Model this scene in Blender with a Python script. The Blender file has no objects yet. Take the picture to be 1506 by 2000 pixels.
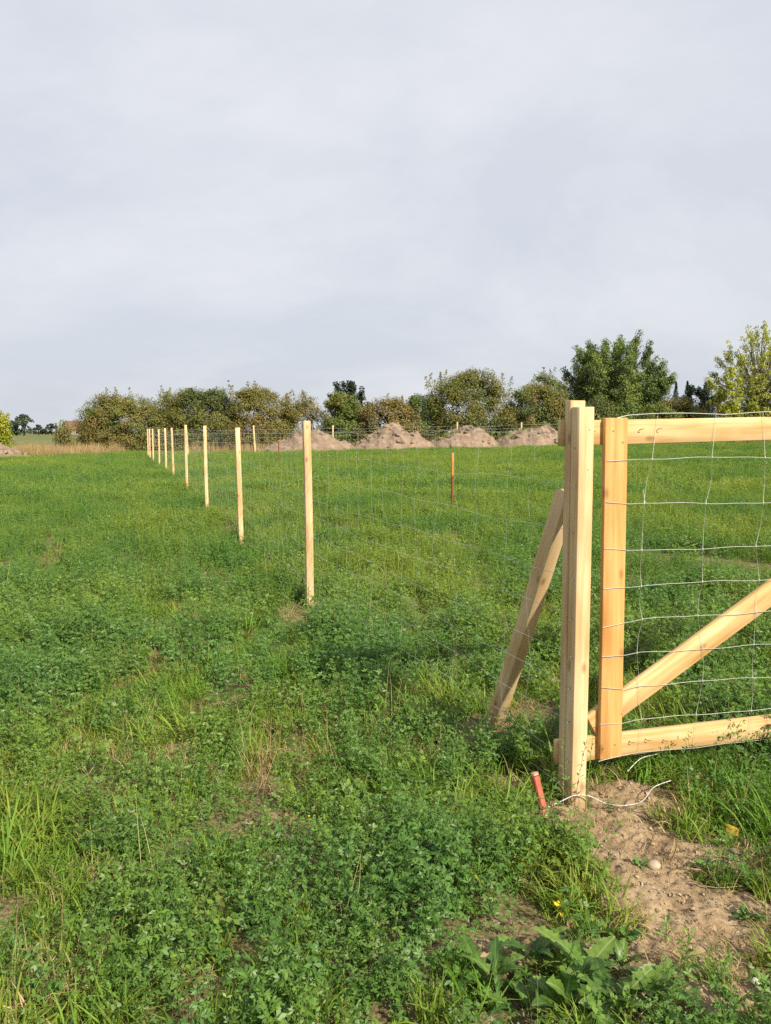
import bpy, math, random
import numpy as np
from mathutils import Vector, Matrix

R = math.radians
rng = np.random.default_rng(7)
random.seed(7)
scene = bpy.context.scene
COL = scene.collection

# ------------------------------------------------------------------ camera
cam_d = bpy.data.cameras.new("camera")
cam = bpy.data.objects.new("camera", cam_d)
COL.objects.link(cam)
cam.location = (0, 0, 1.5)
cam.rotation_euler = (R(90 - 5.934), 0, 0)
cam_d.sensor_fit = 'VERTICAL'
cam_d.angle = 2 * math.atan(1000 / 1520)
cam_d.clip_start = 0.05
cam_d.clip_end = 5000
scene.camera = cam

# ------------------------------------------------------------------ sky
SUN_BEARING, SUN_ELEV = 143.0, 37.0          # degrees clockwise from the view axis (+Y)
world = bpy.data.worlds.new("World")
scene.world = world
world.use_nodes = True
wn, wl = world.node_tree.nodes, world.node_tree.links
wn.clear()
def N(nodes, typ, **kw):
    n = nodes.new(typ)
    for k, v in kw.items():
        setattr(n, k, v)
    return n
w_out = N(wn, 'ShaderNodeOutputWorld')
w_bg = N(wn, 'ShaderNodeBackground')
w_bg.inputs['Strength'].default_value = 0.074
sky = N(wn, 'ShaderNodeTexSky', sky_type='NISHITA', sun_disc=False)
sky.sun_elevation = R(SUN_ELEV)
sky.sun_rotation = R(SUN_BEARING)
sky.air_density, sky.dust_density, sky.ozone_density = 1.0, 2.5, 1.5
tc = N(wn, 'ShaderNodeTexCoord')
sep = N(wn, 'ShaderNodeSeparateXYZ')
wl.new(tc.outputs['Generated'], sep.inputs[0])
addz = N(wn, 'ShaderNodeMath', operation='ADD'); addz.inputs[1].default_value = 0.55
mx = N(wn, 'ShaderNodeMath', operation='MAXIMUM'); mx.inputs[1].default_value = 0.0
wl.new(sep.outputs['Z'], mx.inputs[0]); wl.new(mx.outputs[0], addz.inputs[0])
dx = N(wn, 'ShaderNodeMath', operation='DIVIDE'); dy = N(wn, 'ShaderNodeMath', operation='DIVIDE')
wl.new(sep.outputs['X'], dx.inputs[0]); wl.new(addz.outputs[0], dx.inputs[1])
wl.new(sep.outputs['Y'], dy.inputs[0]); wl.new(addz.outputs[0], dy.inputs[1])
comb = N(wn, 'ShaderNodeCombineXYZ')
wl.new(dx.outputs[0], comb.inputs[0]); wl.new(dy.outputs[0], comb.inputs[1])
mapn = N(wn, 'ShaderNodeMapping')
mapn.inputs['Rotation'].default_value = (0, 0, R(35)); mapn.inputs['Scale'].default_value = (0.8, 1.15, 1)
mapn.inputs['Location'].default_value = (0.6, 1.3, 0)
wl.new(comb.outputs[0], mapn.inputs[0])
cn = N(wn, 'ShaderNodeTexNoise')
cn.inputs['Scale'].default_value = 1.7; cn.inputs['Detail'].default_value = 8; cn.inputs['Roughness'].default_value = 0.62
cn.inputs['Distortion'].default_value = 0.25
wl.new(mapn.outputs[0], cn.inputs['Vector'])
cr = N(wn, 'ShaderNodeMapRange')
cr.inputs['From Min'].default_value = 0.42; cr.inputs['From Max'].default_value = 0.72
cr.inputs['To Min'].default_value = 0.0; cr.inputs['To Max'].default_value = 1.0
wl.new(cn.outputs['Fac'], cr.inputs['Value'])
# thin veil of high cloud over the whole sky, thicker in the streaks
veil = N(wn, 'ShaderNodeMix', data_type='RGBA'); veil.inputs[0].default_value = 0.90
vt = N(wn, 'ShaderNodeMapRange'); vt.inputs['From Min'].default_value = 0.0; vt.inputs['From Max'].default_value = 0.40
wl.new(sep.outputs['Z'], vt.inputs['Value'])
vc = N(wn, 'ShaderNodeMix', data_type='RGBA')      # hazier and greyer low down, whiter overhead
vc.inputs['A'].default_value = (5.35, 5.65, 6.25, 1); vc.inputs['B'].default_value = (6.0, 6.25, 6.8, 1)
wl.new(vt.outputs[0], vc.inputs[0]); wl.new(vc.outputs['Result'], veil.inputs['B'])
wl.new(sky.outputs[0], veil.inputs['A'])
cl = N(wn, 'ShaderNodeMix', data_type='RGBA')
cf = N(wn, 'ShaderNodeMath', operation='MULTIPLY'); cf.inputs[1].default_value = 0.5
wl.new(cr.outputs[0], cf.inputs[0]); wl.new(cf.outputs[0], cl.inputs[0])
wl.new(veil.outputs['Result'], cl.inputs['A'])
cl.inputs['B'].default_value = (8.1, 8.05, 8.0, 1)
wl.new(cl.outputs['Result'], w_bg.inputs['Color'])
wl.new(w_bg.outputs[0], w_out.inputs['Surface'])

# ------------------------------------------------------------------ sun
sun_d = bpy.data.lights.new("sun", 'SUN')
sun_d.energy = 4.8
sun_d.angle = R(1.2)
sun_d.color = (1.0, 0.89, 0.72)
sun = bpy.data.objects.new("sun", sun_d)
COL.objects.link(sun)
sd = Vector((math.sin(R(SUN_BEARING)) * math.cos(R(SUN_ELEV)), math.cos(R(SUN_BEARING)) * math.cos(R(SUN_ELEV)), math.sin(R(SUN_ELEV))))
sun.rotation_euler = sd.to_track_quat('Z', 'Y').to_euler()
sun.location = sd * 50

scene.view_settings.view_transform = 'Standard'
scene.view_settings.look = 'None'
scene.view_settings.exposure = 0.75
scene.view_settings.gamma = 1.0
scene.view_settings.use_curve_mapping = False
scene.cycles.max_bounces = 4
scene.cycles.diffuse_bounces = 2
scene.cycles.transmission_bounces = 2
scene.cycles.use_denoising = False
scene.cycles.use_adaptive_sampling = True
scene.cycles.adaptive_threshold = 0.015

# ------------------------------------------------------------------ helpers
def vnoise(x, y, seed=0):
    xi, yi = np.floor(x).astype(np.int64), np.floor(y).astype(np.int64)
    fx, fy = x - xi, y - yi
    fx = fx * fx * (3 - 2 * fx); fy = fy * fy * (3 - 2 * fy)
    def h(a, b):
        n = (a * 374761393 + b * 668265263 + seed * 1442695041) & 0x7fffffff
        n = ((n ^ (n >> 13)) * 1274126177) & 0x7fffffff
        n = n ^ (n >> 16)
        return (n & 0xffff) / 65535.0
    return (h(xi, yi) * (1 - fx) + h(xi + 1, yi) * fx) * (1 - fy) + (h(xi, yi + 1) * (1 - fx) + h(xi + 1, yi + 1) * fx) * fy

def fbm(x, y, f=1.0, o=4, seed=0):
    x = np.asarray(x, float); y = np.asarray(y, float)
    a, s, t = 1.0, 0.0, 0.0
    for i in range(o):
        s = s + a * vnoise(x * f + 17.3 * i, y * f - 9.1 * i, seed + i * 31)
        t += a; a *= 0.5; f *= 2.03
    return s / t

def smooth(e0, e1, x):
    t = np.clip((x - e0) / (e1 - e0), 0, 1)
    return t * t * (3 - 2 * t)

def mesh_np(name, V, F, mat=None, smooth_shade=False):
    """V (n,3); F (m,k) faces with k corners each"""
    me = bpy.data.meshes.new(name)
    V = np.ascontiguousarray(V, np.float32); F = np.ascontiguousarray(F, np.int32)
    m, k = F.shape
    me.vertices.add(len(V)); me.vertices.foreach_set('co', V.ravel())
    me.loops.add(m * k); me.loops.foreach_set('vertex_index', F.ravel())
    me.polygons.add(m)
    me.polygons.foreach_set('loop_start', np.arange(0, m * k, k, dtype=np.int32))
    if smooth_shade:
        me.polygons.foreach_set('use_smooth', np.ones(m, bool))
    me.update(calc_edges=True)
    me.validate()
    if mat: me.materials.append(mat)
    return me

def ob(name, me, parent=None, loc=None, rot=None, link=True):
    o = bpy.data.objects.new(name, me)
    if link: COL.objects.link(o)
    if parent is not None: o.parent = parent
    if loc is not None: o.location = loc
    if rot is not None: o.rotation_euler = rot
    return o

def tag(o, label=None, cat=None, group=None, kind=None):
    if label: o['label'] = label
    if cat: o['category'] = cat
    if group: o['group'] = group
    if kind: o['kind'] = kind
    return o

def thing(name, loc, label, cat, group=None, rotz=0):
    o = ob(name, None, loc=loc, rot=(0, 0, rotz))
    o.empty_display_size = 0.1
    return tag(o, label, cat, group)

class Q:
    """collects verts and quads"""
    def __init__(s): s.v, s.f, s.n = [], [], 0
    def add(s, V, F):
        V = np.asarray(V, float).reshape(-1, 3); F = np.asarray(F, int).reshape(-1, 4)
        s.v.append(V); s.f.append(F + s.n); s.n += len(V)
    def mesh(s, name, mat, smooth_shade=False):
        return mesh_np(name, np.concatenate(s.v), np.concatenate(s.f), mat, smooth_shade)

def tube(pts, r, sides=5):
    """open tube along a polyline; r scalar or per point"""
    P = np.asarray(pts, float); n = len(P)
    r = np.broadcast_to(np.asarray(r, float), (n,))
    T = np.gradient(P, axis=0); T /= np.linalg.norm(T, axis=1)[:, None] + 1e-12
    ref = np.where(np.abs(T[:, 2:3]) > 0.9, np.array([[1., 0, 0]]), np.array([[0., 0, 1]]))
    A = np.cross(T, ref); A /= np.linalg.norm(A, axis=1)[:, None] + 1e-12
    B = np.cross(T, A)
    ang = np.linspace(0, 2 * np.pi, sides, endpoint=False)
    V = P[:, None] + r[:, None, None] * (np.cos(ang)[None, :, None] * A[:, None] + np.sin(ang)[None, :, None] * B[:, None])
    i = np.arange(n - 1)[:, None] * sides; j = np.arange(sides)[None]; k = (j + 1) % sides
    F = np.stack([i + j, i + k, i + sides + k, i + sides + j], -1).reshape(-1, 4)
    return V.reshape(-1, 3), F

# ------------------------------------------------------------------ materials
def new_mat(name):
    m = bpy.data.materials.new(name); m.use_nodes = True
    nt = m.node_tree; nt.nodes.clear()
    return m, nt.nodes, nt.links

def ramp(nodes, stops):
    r = nodes.new('ShaderNodeValToRGB')
    while len(r.color_ramp.elements) < len(stops): r.color_ramp.elements.new(0.5)
    for e, (p, c) in zip(r.color_ramp.elements, stops):
        e.position = p; e.color = (*c, 1)
    return r

def leaf_mat(name, c0, c1, trans=0.4, rough=0.45, spec=0.35, attr='tint', vcol=None, var=0.35):
    m, n, l = new_mat(name)
    out = n.new('ShaderNodeOutputMaterial')
    geo = n.new('ShaderNodeNewGeometry')
    if vcol:
        a = n.new('ShaderNodeAttribute'); a.attribute_name = vcol
        col = a.outputs['Color']
    else:
        a = n.new('ShaderNodeAttribute'); a.attribute_type = 'INSTANCER'; a.attribute_name = attr
        mixc = n.new('ShaderNodeMix'); mixc.data_type = 'RGBA'
        mixc.inputs['A'].default_value = (*c0, 1); mixc.inputs['B'].default_value = (*c1, 1)
        l.new(a.outputs['Fac'], mixc.inputs[0]); col = mixc.outputs['Result']
    hsv = n.new('ShaderNodeHueSaturation')
    mr = n.new('ShaderNodeMapRange'); mr.inputs['To Min'].default_value = 1 - var; mr.inputs['To Max'].default_value = 1 + var
    l.new(geo.outputs['Random Per Island'], mr.inputs['Value'])
    l.new(mr.outputs[0], hsv.inputs['Value']); l.new(col, hsv.inputs['Color'])
    p = n.new('ShaderNodeBsdfPrincipled'); p.inputs['Roughness'].default_value = rough
    p.inputs['Specular IOR Level'].default_value = spec
    l.new(hsv.outputs[0], p.inputs['Base Color'])
    t = n.new('ShaderNodeBsdfTranslucent')
    tcol = n.new('ShaderNodeMix'); tcol.data_type = 'RGBA'; tcol.blend_type = 'MULTIPLY'; tcol.inputs[0].default_value = 1
    tcol.inputs['B'].default_value = (1.35, 1.35, 0.6, 1)
    l.new(hsv.outputs[0], tcol.inputs['A']); l.new(tcol.outputs['Result'], t.inputs['Color'])
    mx = n.new('ShaderNodeMixShader'); mx.inputs[0].default_value = trans
    l.new(p.outputs[0], mx.inputs[1]); l.new(t.outputs[0], mx.inputs[2])
    l.new(mx.outputs[0], out.inputs['Surface'])
    return m

def wood_mat(name, base, dark, pale, knots=True, rough=0.6):
    """sawn softwood; grain runs along the object's own Z"""
    m, n, l = new_mat(name)
    out = n.new('ShaderNodeOutputMaterial'); p = n.new('ShaderNodeBsdfPrincipled')
    p.inputs['Roughness'].default_value = rough; p.inputs['Specular IOR Level'].default_value = 0.25
    tc = n.new('ShaderNodeTexCoord'); oi = n.new('ShaderNodeObjectInfo')
    add = n.new('ShaderNodeVectorMath'); add.operation = 'ADD'
    mul = n.new('ShaderNodeVectorMath'); mul.operation = 'SCALE'; mul.inputs['Scale'].default_value = 13
    cx = n.new('ShaderNodeCombineXYZ')
    for i in range(3): l.new(oi.outputs['Random'], cx.inputs[i])
    l.new(cx.outputs[0], mul.inputs[0]); l.new(tc.outputs['Object'], add.inputs[0]); l.new(mul.outputs[0], add.inputs[1])
    mp = n.new('ShaderNodeMapping'); mp.inputs['Scale'].default_value = (1, 1, 0.06)
    l.new(add.outputs[0], mp.inputs[0])
    g1 = n.new('ShaderNodeTexNoise'); g1.inputs['Scale'].default_value = 42; g1.inputs['Detail'].default_value = 5; g1.inputs['Distortion'].default_value = 0.4
    l.new(mp.outputs[0], g1.inputs['Vector'])
    g2 = n.new('ShaderNodeTexNoise'); g2.inputs['Scale'].default_value = 3.2; g2.inputs['Detail'].default_value = 3
    mp2 = n.new('ShaderNodeMapping'); mp2.inputs['Scale'].default_value = (3, 3, 1)
    l.new(add.outputs[0], mp2.inputs[0]); l.new(mp2.outputs[0], g2.inputs['Vector'])
    r1 = ramp(n, [(0.3, dark), (0.52, base), (0.75, pale)])
    l.new(g1.outputs['Fac'], r1.inputs[0])
    r2 = ramp(n, [(0.32, (0.86, 0.76, 0.64)), (0.55, (1.02, 1.0, 0.98)), (0.72, (1.06, 1.06, 1.06))])
    l.new(g2.outputs['Fac'], r2.inputs[0])
    mm = n.new('ShaderNodeMix'); mm.data_type = 'RGBA'; mm.blend_type = 'MULTIPLY'; mm.inputs[0].default_value = 1
    l.new(r1.outputs[0], mm.inputs['A']); l.new(r2.outputs[0], mm.inputs['B'])
    col = mm.outputs['Result']
    if knots:
        sk = n.new('ShaderNodeSeparateXYZ'); l.new(add.outputs[0], sk.inputs[0])
        sm = n.new('ShaderNodeMath'); sm.operation = 'ADD'; l.new(sk.outputs['X'], sm.inputs[0]); l.new(sk.outputs['Y'], sm.inputs[1])
        hz = n.new('ShaderNodeMath'); hz.operation = 'MULTIPLY'; hz.inputs[1].default_value = 0.5; l.new(sk.outputs['Z'], hz.inputs[0])
        ck = n.new('ShaderNodeCombineXYZ'); l.new(sm.outputs[0], ck.inputs[0]); l.new(hz.outputs[0], ck.inputs[1])
        vo = n.new('ShaderNodeTexVoronoi'); vo.voronoi_dimensions = '2D'; vo.inputs['Scale'].default_value = 6.0
        l.new(ck.outputs[0], vo.inputs['Vector'])
        kr = n.new('ShaderNodeMapRange'); kr.inputs['From Min'].default_value = 0.03; kr.inputs['From Max'].default_value = 0.09
        kr.inputs['To Min'].default_value = 1; kr.inputs['To Max'].default_value = 0
        l.new(vo.outputs['Distance'], kr.inputs['Value'])
        km = n.new('ShaderNodeMix'); km.data_type = 'RGBA'
        km.inputs['B'].default_value = (0.20, 0.095, 0.038, 1)
        ks = n.new('ShaderNodeMath'); ks.operation = 'MULTIPLY'; ks.inputs[1].default_value = 0.6
        l.new(kr.outputs[0], ks.inputs[0]); l.new(ks.outputs[0], km.inputs[0])
        l.new(col, km.inputs['A']); col = km.outputs['Result']
    # board-to-board difference, and dried mud splashed on the lowest few centimetres
    hv = n.new('ShaderNodeHueSaturation'); l.new(col, hv.inputs['Color'])
    mv = n.new('ShaderNodeMapRange'); mv.inputs['To Min'].default_value = 0.86; mv.inputs['To Max'].default_value = 1.08
    l.new(oi.outputs['Random'], mv.inputs['Value']); l.new(mv.outputs[0], hv.inputs['Value'])
    ge = n.new('ShaderNodeNewGeometry'); sz = n.new('ShaderNodeSeparateXYZ'); l.new(ge.outputs['Position'], sz.inputs[0])
    mn = n.new('ShaderNodeTexNoise'); mn.inputs['Scale'].default_value = 35; mn.inputs['Detail'].default_value = 4
    l.new(tc.outputs['Object'], mn.inputs['Vector'])
    ma = n.new('ShaderNodeMath'); ma.operation = 'MULTIPLY_ADD'; ma.inputs[1].default_value = -0.22; l.new(mn.outputs['Fac'], ma.inputs[0]); l.new(sz.outputs['Z'], ma.inputs[2])
    mz = n.new('ShaderNodeMapRange'); mz.inputs['From Min'].default_value = -0.10; mz.inputs['From Max'].default_value = 0.02
    mz.inputs['To Min'].default_value = 0.75; mz.inputs['To Max'].default_value = 0.0; l.new(ma.outputs[0], mz.inputs['Value'])
    mud = n.new('ShaderNodeMix'); mud.data_type = 'RGBA'; mud.inputs['B'].default_value = (0.24, 0.17, 0.10, 1)
    l.new(mz.outputs[0], mud.inputs[0]); l.new(hv.outputs[0], mud.inputs['A']); col = mud.outputs['Result']
    l.new(col, p.inputs['Base Color'])
    bp = n.new('ShaderNodeBump'); bp.inputs['Strength'].default_value = 0.4; bp.inputs['Distance'].default_value = 0.002
    l.new(g1.outputs['Fac'], bp.inputs['Height']); l.new(bp.outputs[0], p.inputs['Normal'])
    l.new(p.outputs[0], out.inputs['Surface'])
    return m

def plain_mat(name, c0, c1, scale=30, rough=0.7, metal=0.0, bump=0.3, dist=0.003, detail=5):
    m, n, l = new_mat(name)
    out = n.new('ShaderNodeOutputMaterial'); p = n.new('ShaderNodeBsdfPrincipled')
    p.inputs['Roughness'].default_value = rough; p.inputs['Metallic'].default_value = metal
    p.inputs['Specular IOR Level'].default_value = 0.3
    tc = n.new('ShaderNodeTexCoord'); no = n.new('ShaderNodeTexNoise')
    no.inputs['Scale'].default_value = scale; no.inputs['Detail'].default_value = detail; no.inputs['Roughness'].default_value = 0.6
    l.new(tc.outputs['Object'], no.inputs['Vector'])
    r = ramp(n, [(0.32, c0), (0.68, c1)])
    l.new(no.outputs['Fac'], r.inputs[0]); l.new(r.outputs[0], p.inputs['Base Color'])
    if bump:
        b = n.new('ShaderNodeBump'); b.inputs['Strength'].default_value = bump; b.inputs['Distance'].default_value = dist
        l.new(no.outputs['Fac'], b.inputs['Height']); l.new(b.outputs[0], p.inputs['Normal'])
    l.new(p.outputs[0], out.inputs['Surface'])
    return m

M_POST = wood_mat("spruce_post", (0.60, 0.45, 0.26), (0.50, 0.345, 0.17), (0.65, 0.51, 0.32))
M_BOARD = wood_mat("spruce_board", (0.57, 0.405, 0.20), (0.46, 0.285, 0.11), (0.62, 0.47, 0.26))
M_STILE = wood_mat("orange_spruce", (0.50, 0.29, 0.105), (0.42, 0.22, 0.07), (0.55, 0.36, 0.155))
M_WIRE = plain_mat("galvanised_wire", (0.36, 0.37, 0.34), (0.52, 0.53, 0.49), 80, 0.45, 0.25, 0, 0)
M_NAIL = plain_mat("nail_steel", (0.18, 0.17, 0.16), (0.34, 0.32, 0.30), 200, 0.5, 0.6, 0, 0)
M_RUST = plain_mat("rusty_steel", (0.10, 0.035, 0.015), (0.24, 0.085, 0.03), 40, 0.85, 0.0, 0.4, 0.002)
M_ORANGE = plain_mat("orange_paint", (0.46, 0.15, 0.025), (0.56, 0.23, 0.05), 60, 0.6, 0.0, 0.1, 0.001)
M_RED = plain_mat("red_paint", (0.33, 0.065, 0.04), (0.48, 0.13, 0.08), 45, 0.65, 0.0, 0.2, 0.001)
M_STONE = plain_mat("stone", (0.24, 0.19, 0.13), (0.42, 0.35, 0.26), 35, 0.85, 0.0, 0.4, 0.002)
M_BARK = plain_mat("bark", (0.05, 0.037, 0.026), (0.14, 0.11, 0.08), 8, 0.9, 0.0, 0.5, 0.03)
M_TWIG = plain_mat("dry_twig", (0.20, 0.155, 0.11), (0.36, 0.29, 0.21), 20, 0.9, 0.0, 0.2, 0.002)
M_ROOF = plain_mat("red_roof", (0.15, 0.075, 0.05), (0.21, 0.11, 0.075), 3, 0.85, 0.0, 0.3, 0.05)
M_PLASTER = plain_mat("plaster", (0.55, 0.50, 0.42), (0.65, 0.61, 0.53), 2, 0.9, 0.0, 0.1, 0.01)
M_CRUMB = plain_mat("earth_crumb", (0.26, 0.19, 0.115), (0.38, 0.295, 0.19), 60, 0.95, 0.0, 0.3, 0.002)
M_WIRE2 = plain_mat("bright_galvanised_wire", (0.38, 0.39, 0.37), (0.54, 0.55, 0.53), 80, 0.4, 0.3, 0, 0)
M_MOUND = plain_mat("dug_soil", (0.14, 0.10, 0.070), (0.29, 0.215, 0.160), 3.2, 0.95, 0.0, 0.8, 0.09, 8)

# ------------------------------------------------------------------ terrain
U = np.array([0.956, 0.292]); Vv = np.array([-0.292, 0.956])     # along the gate, along the fence
P0 = np.array([0.775, 2.985])                                     # front face of the gate post

SOIL = [  # x, y, rx, ry, rotation(deg): bare trodden earth
    (0.80, 2.86, 0.22, 0.13, -20), (0.95, 2.66, 0.28, 0.15, -25), (1.15, 2.60, 0.22, 0.07, 0), (0.88, 2.40, 0.16, 0.22, 10), (0.98, 2.26, 0.22, 0.18, 0),
    (0.90, 2.08, 0.24, 0.10, 0), (0.22, 2.11, 0.14, 0.06, 0), (0.50, 2.09, 0.22, 0.05, 0), (0.98, 1.90, 0.24, 0.09, 0), (0.95, 3.06, 0.16, 0.11, 20), (0.70, 2.96, 0.10, 0.08, 0), (1.08, 2.96, 0.14, 0.07, 10),
    (0.53, 3.20, 0.12, 0.06, 0), (-0.38, 6.70, 0.26, 0.12, 0), (0.30, 1.74, 0.3, 0.07, 0), (0.57, 3.86, 0.08, 0.07, 0), (1.05, 4.55, 0.08, 0.08, 0),
    (-0.43, 2.93, 0.05, 0.06, 0), (-1.0, 3.55, 0.10, 0.06, 0), (-0.75, 2.65, 0.09, 0.05, 0)]
def soil_mask(x, y):
    x = np.asarray(x, float); y = np.asarray(y, float)
    s = np.zeros_like(x)
    wob = (fbm(x, y, 6, 3, 5) - 0.5) * 0.9
    for (cx, cy, rx, ry, a) in SOIL:
        c, sn = math.cos(R(a)), math.sin(R(a))
        u = ((x - cx) * c + (y - cy) * sn) / rx; v = (-(x - cx) * sn + (y - cy) * c) / ry
        s = np.maximum(s, 1 - smooth(0.75, 1.2, np.sqrt(u * u + v * v) + wob))
    return s

def rise(x, y):      # the field climbs gently towards the far right
    return 0.02 * np.clip(np.asarray(x, float) + 8, 0, 45) * smooth(10, 52, np.asarray(y, float))

def height(x, y):
    x = np.asarray(x, float); y = np.asarray(y, float)
    near = 1 - smooth(9, 16, y)
    h = (fbm(x, y, 1.6, 3, 11) - 0.5) * 0.05 * near
    s = soil_mask(x, y)
    h = h + s * (0.012 + (fbm(x, y, 11, 4, 21) - 0.5) * 0.05 + (fbm(x, y, 42, 3, 23) - 0.5) * 0.032)
    d2 = ((x - 0.80) / 0.35) ** 2 + ((y - 2.92) / 0.22) ** 2
    h = h - 0.012 * np.exp(-d2)
    return h + rise(x, y)

def axis(lo, f0, f1, m0, m1, hi, fine, med):
    mid0 = np.arange(m0, f0, med); fi = np.arange(f0, f1, fine); mid1 = np.arange(f1, m1, med)
    g, st, a = [], med, m1
    while a < hi: g.append(a); st *= 1.22; a += st
    g.append(hi)
    b, st, a = [], med, m0
    while a > lo: st *= 1.22; a -= st; b.append(max(a, lo))
    return np.concatenate([np.array(b[::-1]), mid0, fi, mid1, np.array(g)])
gx = axis(-2500, 0.05, 1.5, -3, 4, 2500, 0.010, 0.06)
gy = axis(-60, 1.6, 3.25, 0.6, 8, 3500, 0.010, 0.06)
GX, GY = np.meshgrid(gx, gy)
GZ = height(GX, GY)
nx, ny = len(gx), len(gy)
idx = np.arange(nx * ny).reshape(ny, nx)
GF = np.stack([idx[:-1, :-1], idx[:-1, 1:], idx[1:, 1:], idx[1:, :-1]], -1).reshape(-1, 4)

def ground_material():
    m, n, l = new_mat("ground_soil")
    out = n.new('ShaderNodeOutputMaterial'); p = n.new('ShaderNodeBsdfPrincipled')
    p.inputs['Roughness'].default_value = 0.95; p.inputs['Specular IOR Level'].default_value = 0.15
    tc = n.new('ShaderNodeTexCoord')
    def noise(s, d=6, ro=0.6):
        t = n.new('ShaderNodeTexNoise'); t.inputs['Scale'].default_value = s; t.inputs['Detail'].default_value = d; t.inputs['Roughness'].default_value = ro
        l.new(tc.outputs['Object'], t.inputs['Vector']); return t
    n1, n2, n3 = noise(9), noise(70, 5, 0.7), noise(0.11, 5)
    dirt = ramp(n, [(0.25, (0.17, 0.115, 0.065)), (0.5, (0.285, 0.21, 0.13)), (0.75, (0.38, 0.295, 0.19))])
    l.new(n1.outputs['Fac'], dirt.inputs[0])
    grit = ramp(n, [(0.30, (0.62, 0.60, 0.56)), (0.6, (1.08, 1.08, 1.08))])
    l.new(n2.outputs['Fac'], grit.inputs[0])
    dm = n.new('ShaderNodeMix'); dm.data_type = 'RGBA'; dm.blend_type = 'MULTIPLY'; dm.inputs[0].default_value = 1
    l.new(dirt.outputs[0], dm.inputs['A']); l.new(grit.outputs[0], dm.inputs['B'])
    litter = ramp(n, [(0.38, (0.045, 0.038, 0.018)), (0.5, (0.13, 0.105, 0.05)), (0.62, (0.24, 0.19, 0.10))])
    l.new(n2.outputs['Fac'], litter.inputs[0])
    far = ramp(n, [(0.3, (0.07, 0.11, 0.025)), (0.5, (0.12, 0.135, 0.045)), (0.7, (0.19, 0.165, 0.075))])
    l.new(n3.outputs['Fac'], far.inputs[0])
    a = n.new('ShaderNodeAttribute'); a.attribute_name = 'bare'
    b = n.new('ShaderNodeAttribute'); b.attribute_name = 'distant'
    m1 = n.new('ShaderNodeMix'); m1.data_type = 'RGBA'; m2 = n.new('ShaderNodeMix'); m2.data_type = 'RGBA'
    l.new(a.outputs['Fac'], m1.inputs[0]); l.new(litter.outputs[0], m1.inputs['A']); l.new(dm.outputs['Result'], m1.inputs['B'])
    l.new(b.outputs['Fac'], m2.inputs[0]); l.new(m1.outputs['Result'], m2.inputs['A']); l.new(far.outputs[0], m2.inputs['B'])
    l.new(m2.outputs['Result'], p.inputs['Base Color'])
    bp = n.new('ShaderNodeBump'); bp.inputs['Strength'].default_value = 0.7; bp.inputs['Distance'].default_value = 0.008
    l.new(n2.outputs['Fac'], bp.inputs['Height']); l.new(bp.outputs[0], p.inputs['Normal'])
    l.new(p.outputs[0], out.inputs['Surface'])
    return m
gme = mesh_np("ground", np.stack([GX, GY, GZ], -1).reshape(-1, 3), GF, ground_material(), True)
at = gme.attributes.new('bare', 'FLOAT', 'POINT')
at.data.foreach_set('value', np.clip(soil_mask(GX, GY) + 0.25 * (fbm(GX, GY, 3, 3, 77) > 0.62), 0, 1).astype(np.float32).ravel())
at = gme.attributes.new('distant', 'FLOAT', 'POINT')
at.data.foreach_set('value', smooth(56, 75, GY).astype(np.float32).ravel())
ground = ob("ground", gme); tag(ground, kind='structure')

# ------------------------------------------------------------------ meadow plants (scattered stuff)
SUNV = np.array(sd) / np.linalg.norm(np.array(sd))
def leaflet(q, p, d, up, L, W, fold=0.25):
    """one folded leaflet: rhombus from p along d"""
    up = up / np.linalg.norm(up); d = d - 0.85 * up * (d @ up)
    d = d / np.linalg.norm(d); s = np.cross(d, up); s /= np.linalg.norm(s) + 1e-9; nrm = np.cross(s, d)
    q.add([p, p + d * L * 0.55 + s * W * 0.5 + nrm * W * fold, p + d * L, p + d * L * 0.55 - s * W * 0.5 + nrm * W * fold], [[0, 1, 2, 3]])

def alfalfa_stem(q, r, base, h, lean, step=0.0165, leafL=0.026):
    az = r.uniform(0, 2 * np.pi); n = max(4, int(h / step))
    t = np.linspace(0, 1, n)
    P = base + np.stack([np.cos(az) * lean * h * t ** 1.6, np.sin(az) * lean * h * t ** 1.6, h * t * (1 - 0.25 * lean * t)], -1)
    P += r.normal(0, 0.0015, P.shape)
    k = np.linspace(0, n - 1, 5).astype(int)
    v, f = tube(P[k], np.linspace(0.0013, 0.0007, 5), 3); q.add(v, f)
    for i in range(1, n):
        if t[i] < 0.12: continue
        a = i * 2.4 + r.normal(0, 0.4)
        out = np.array([np.cos(a), np.sin(a), r.uniform(0.1, 0.8)])
        pl = r.uniform(0.010, 0.024) * (1.1 - 0.6 * t[i])
        p = P[i] + out * pl
        L = leafL * r.uniform(0.7, 1.25) * (1.05 - 0.45 * t[i]); W = L * r.uniform(0.30, 0.46)
        up = SUNV * 0.9 + r.normal(0, .45, 3) + [0, 0, 0.35]
        for da in (-0.95, 0, 0.95):
            b = a + da
            d = np.array([np.cos(b), np.sin(b), r.uniform(-0.3, 0.5)])
            leaflet(q, p, d, up, L, W)

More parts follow.
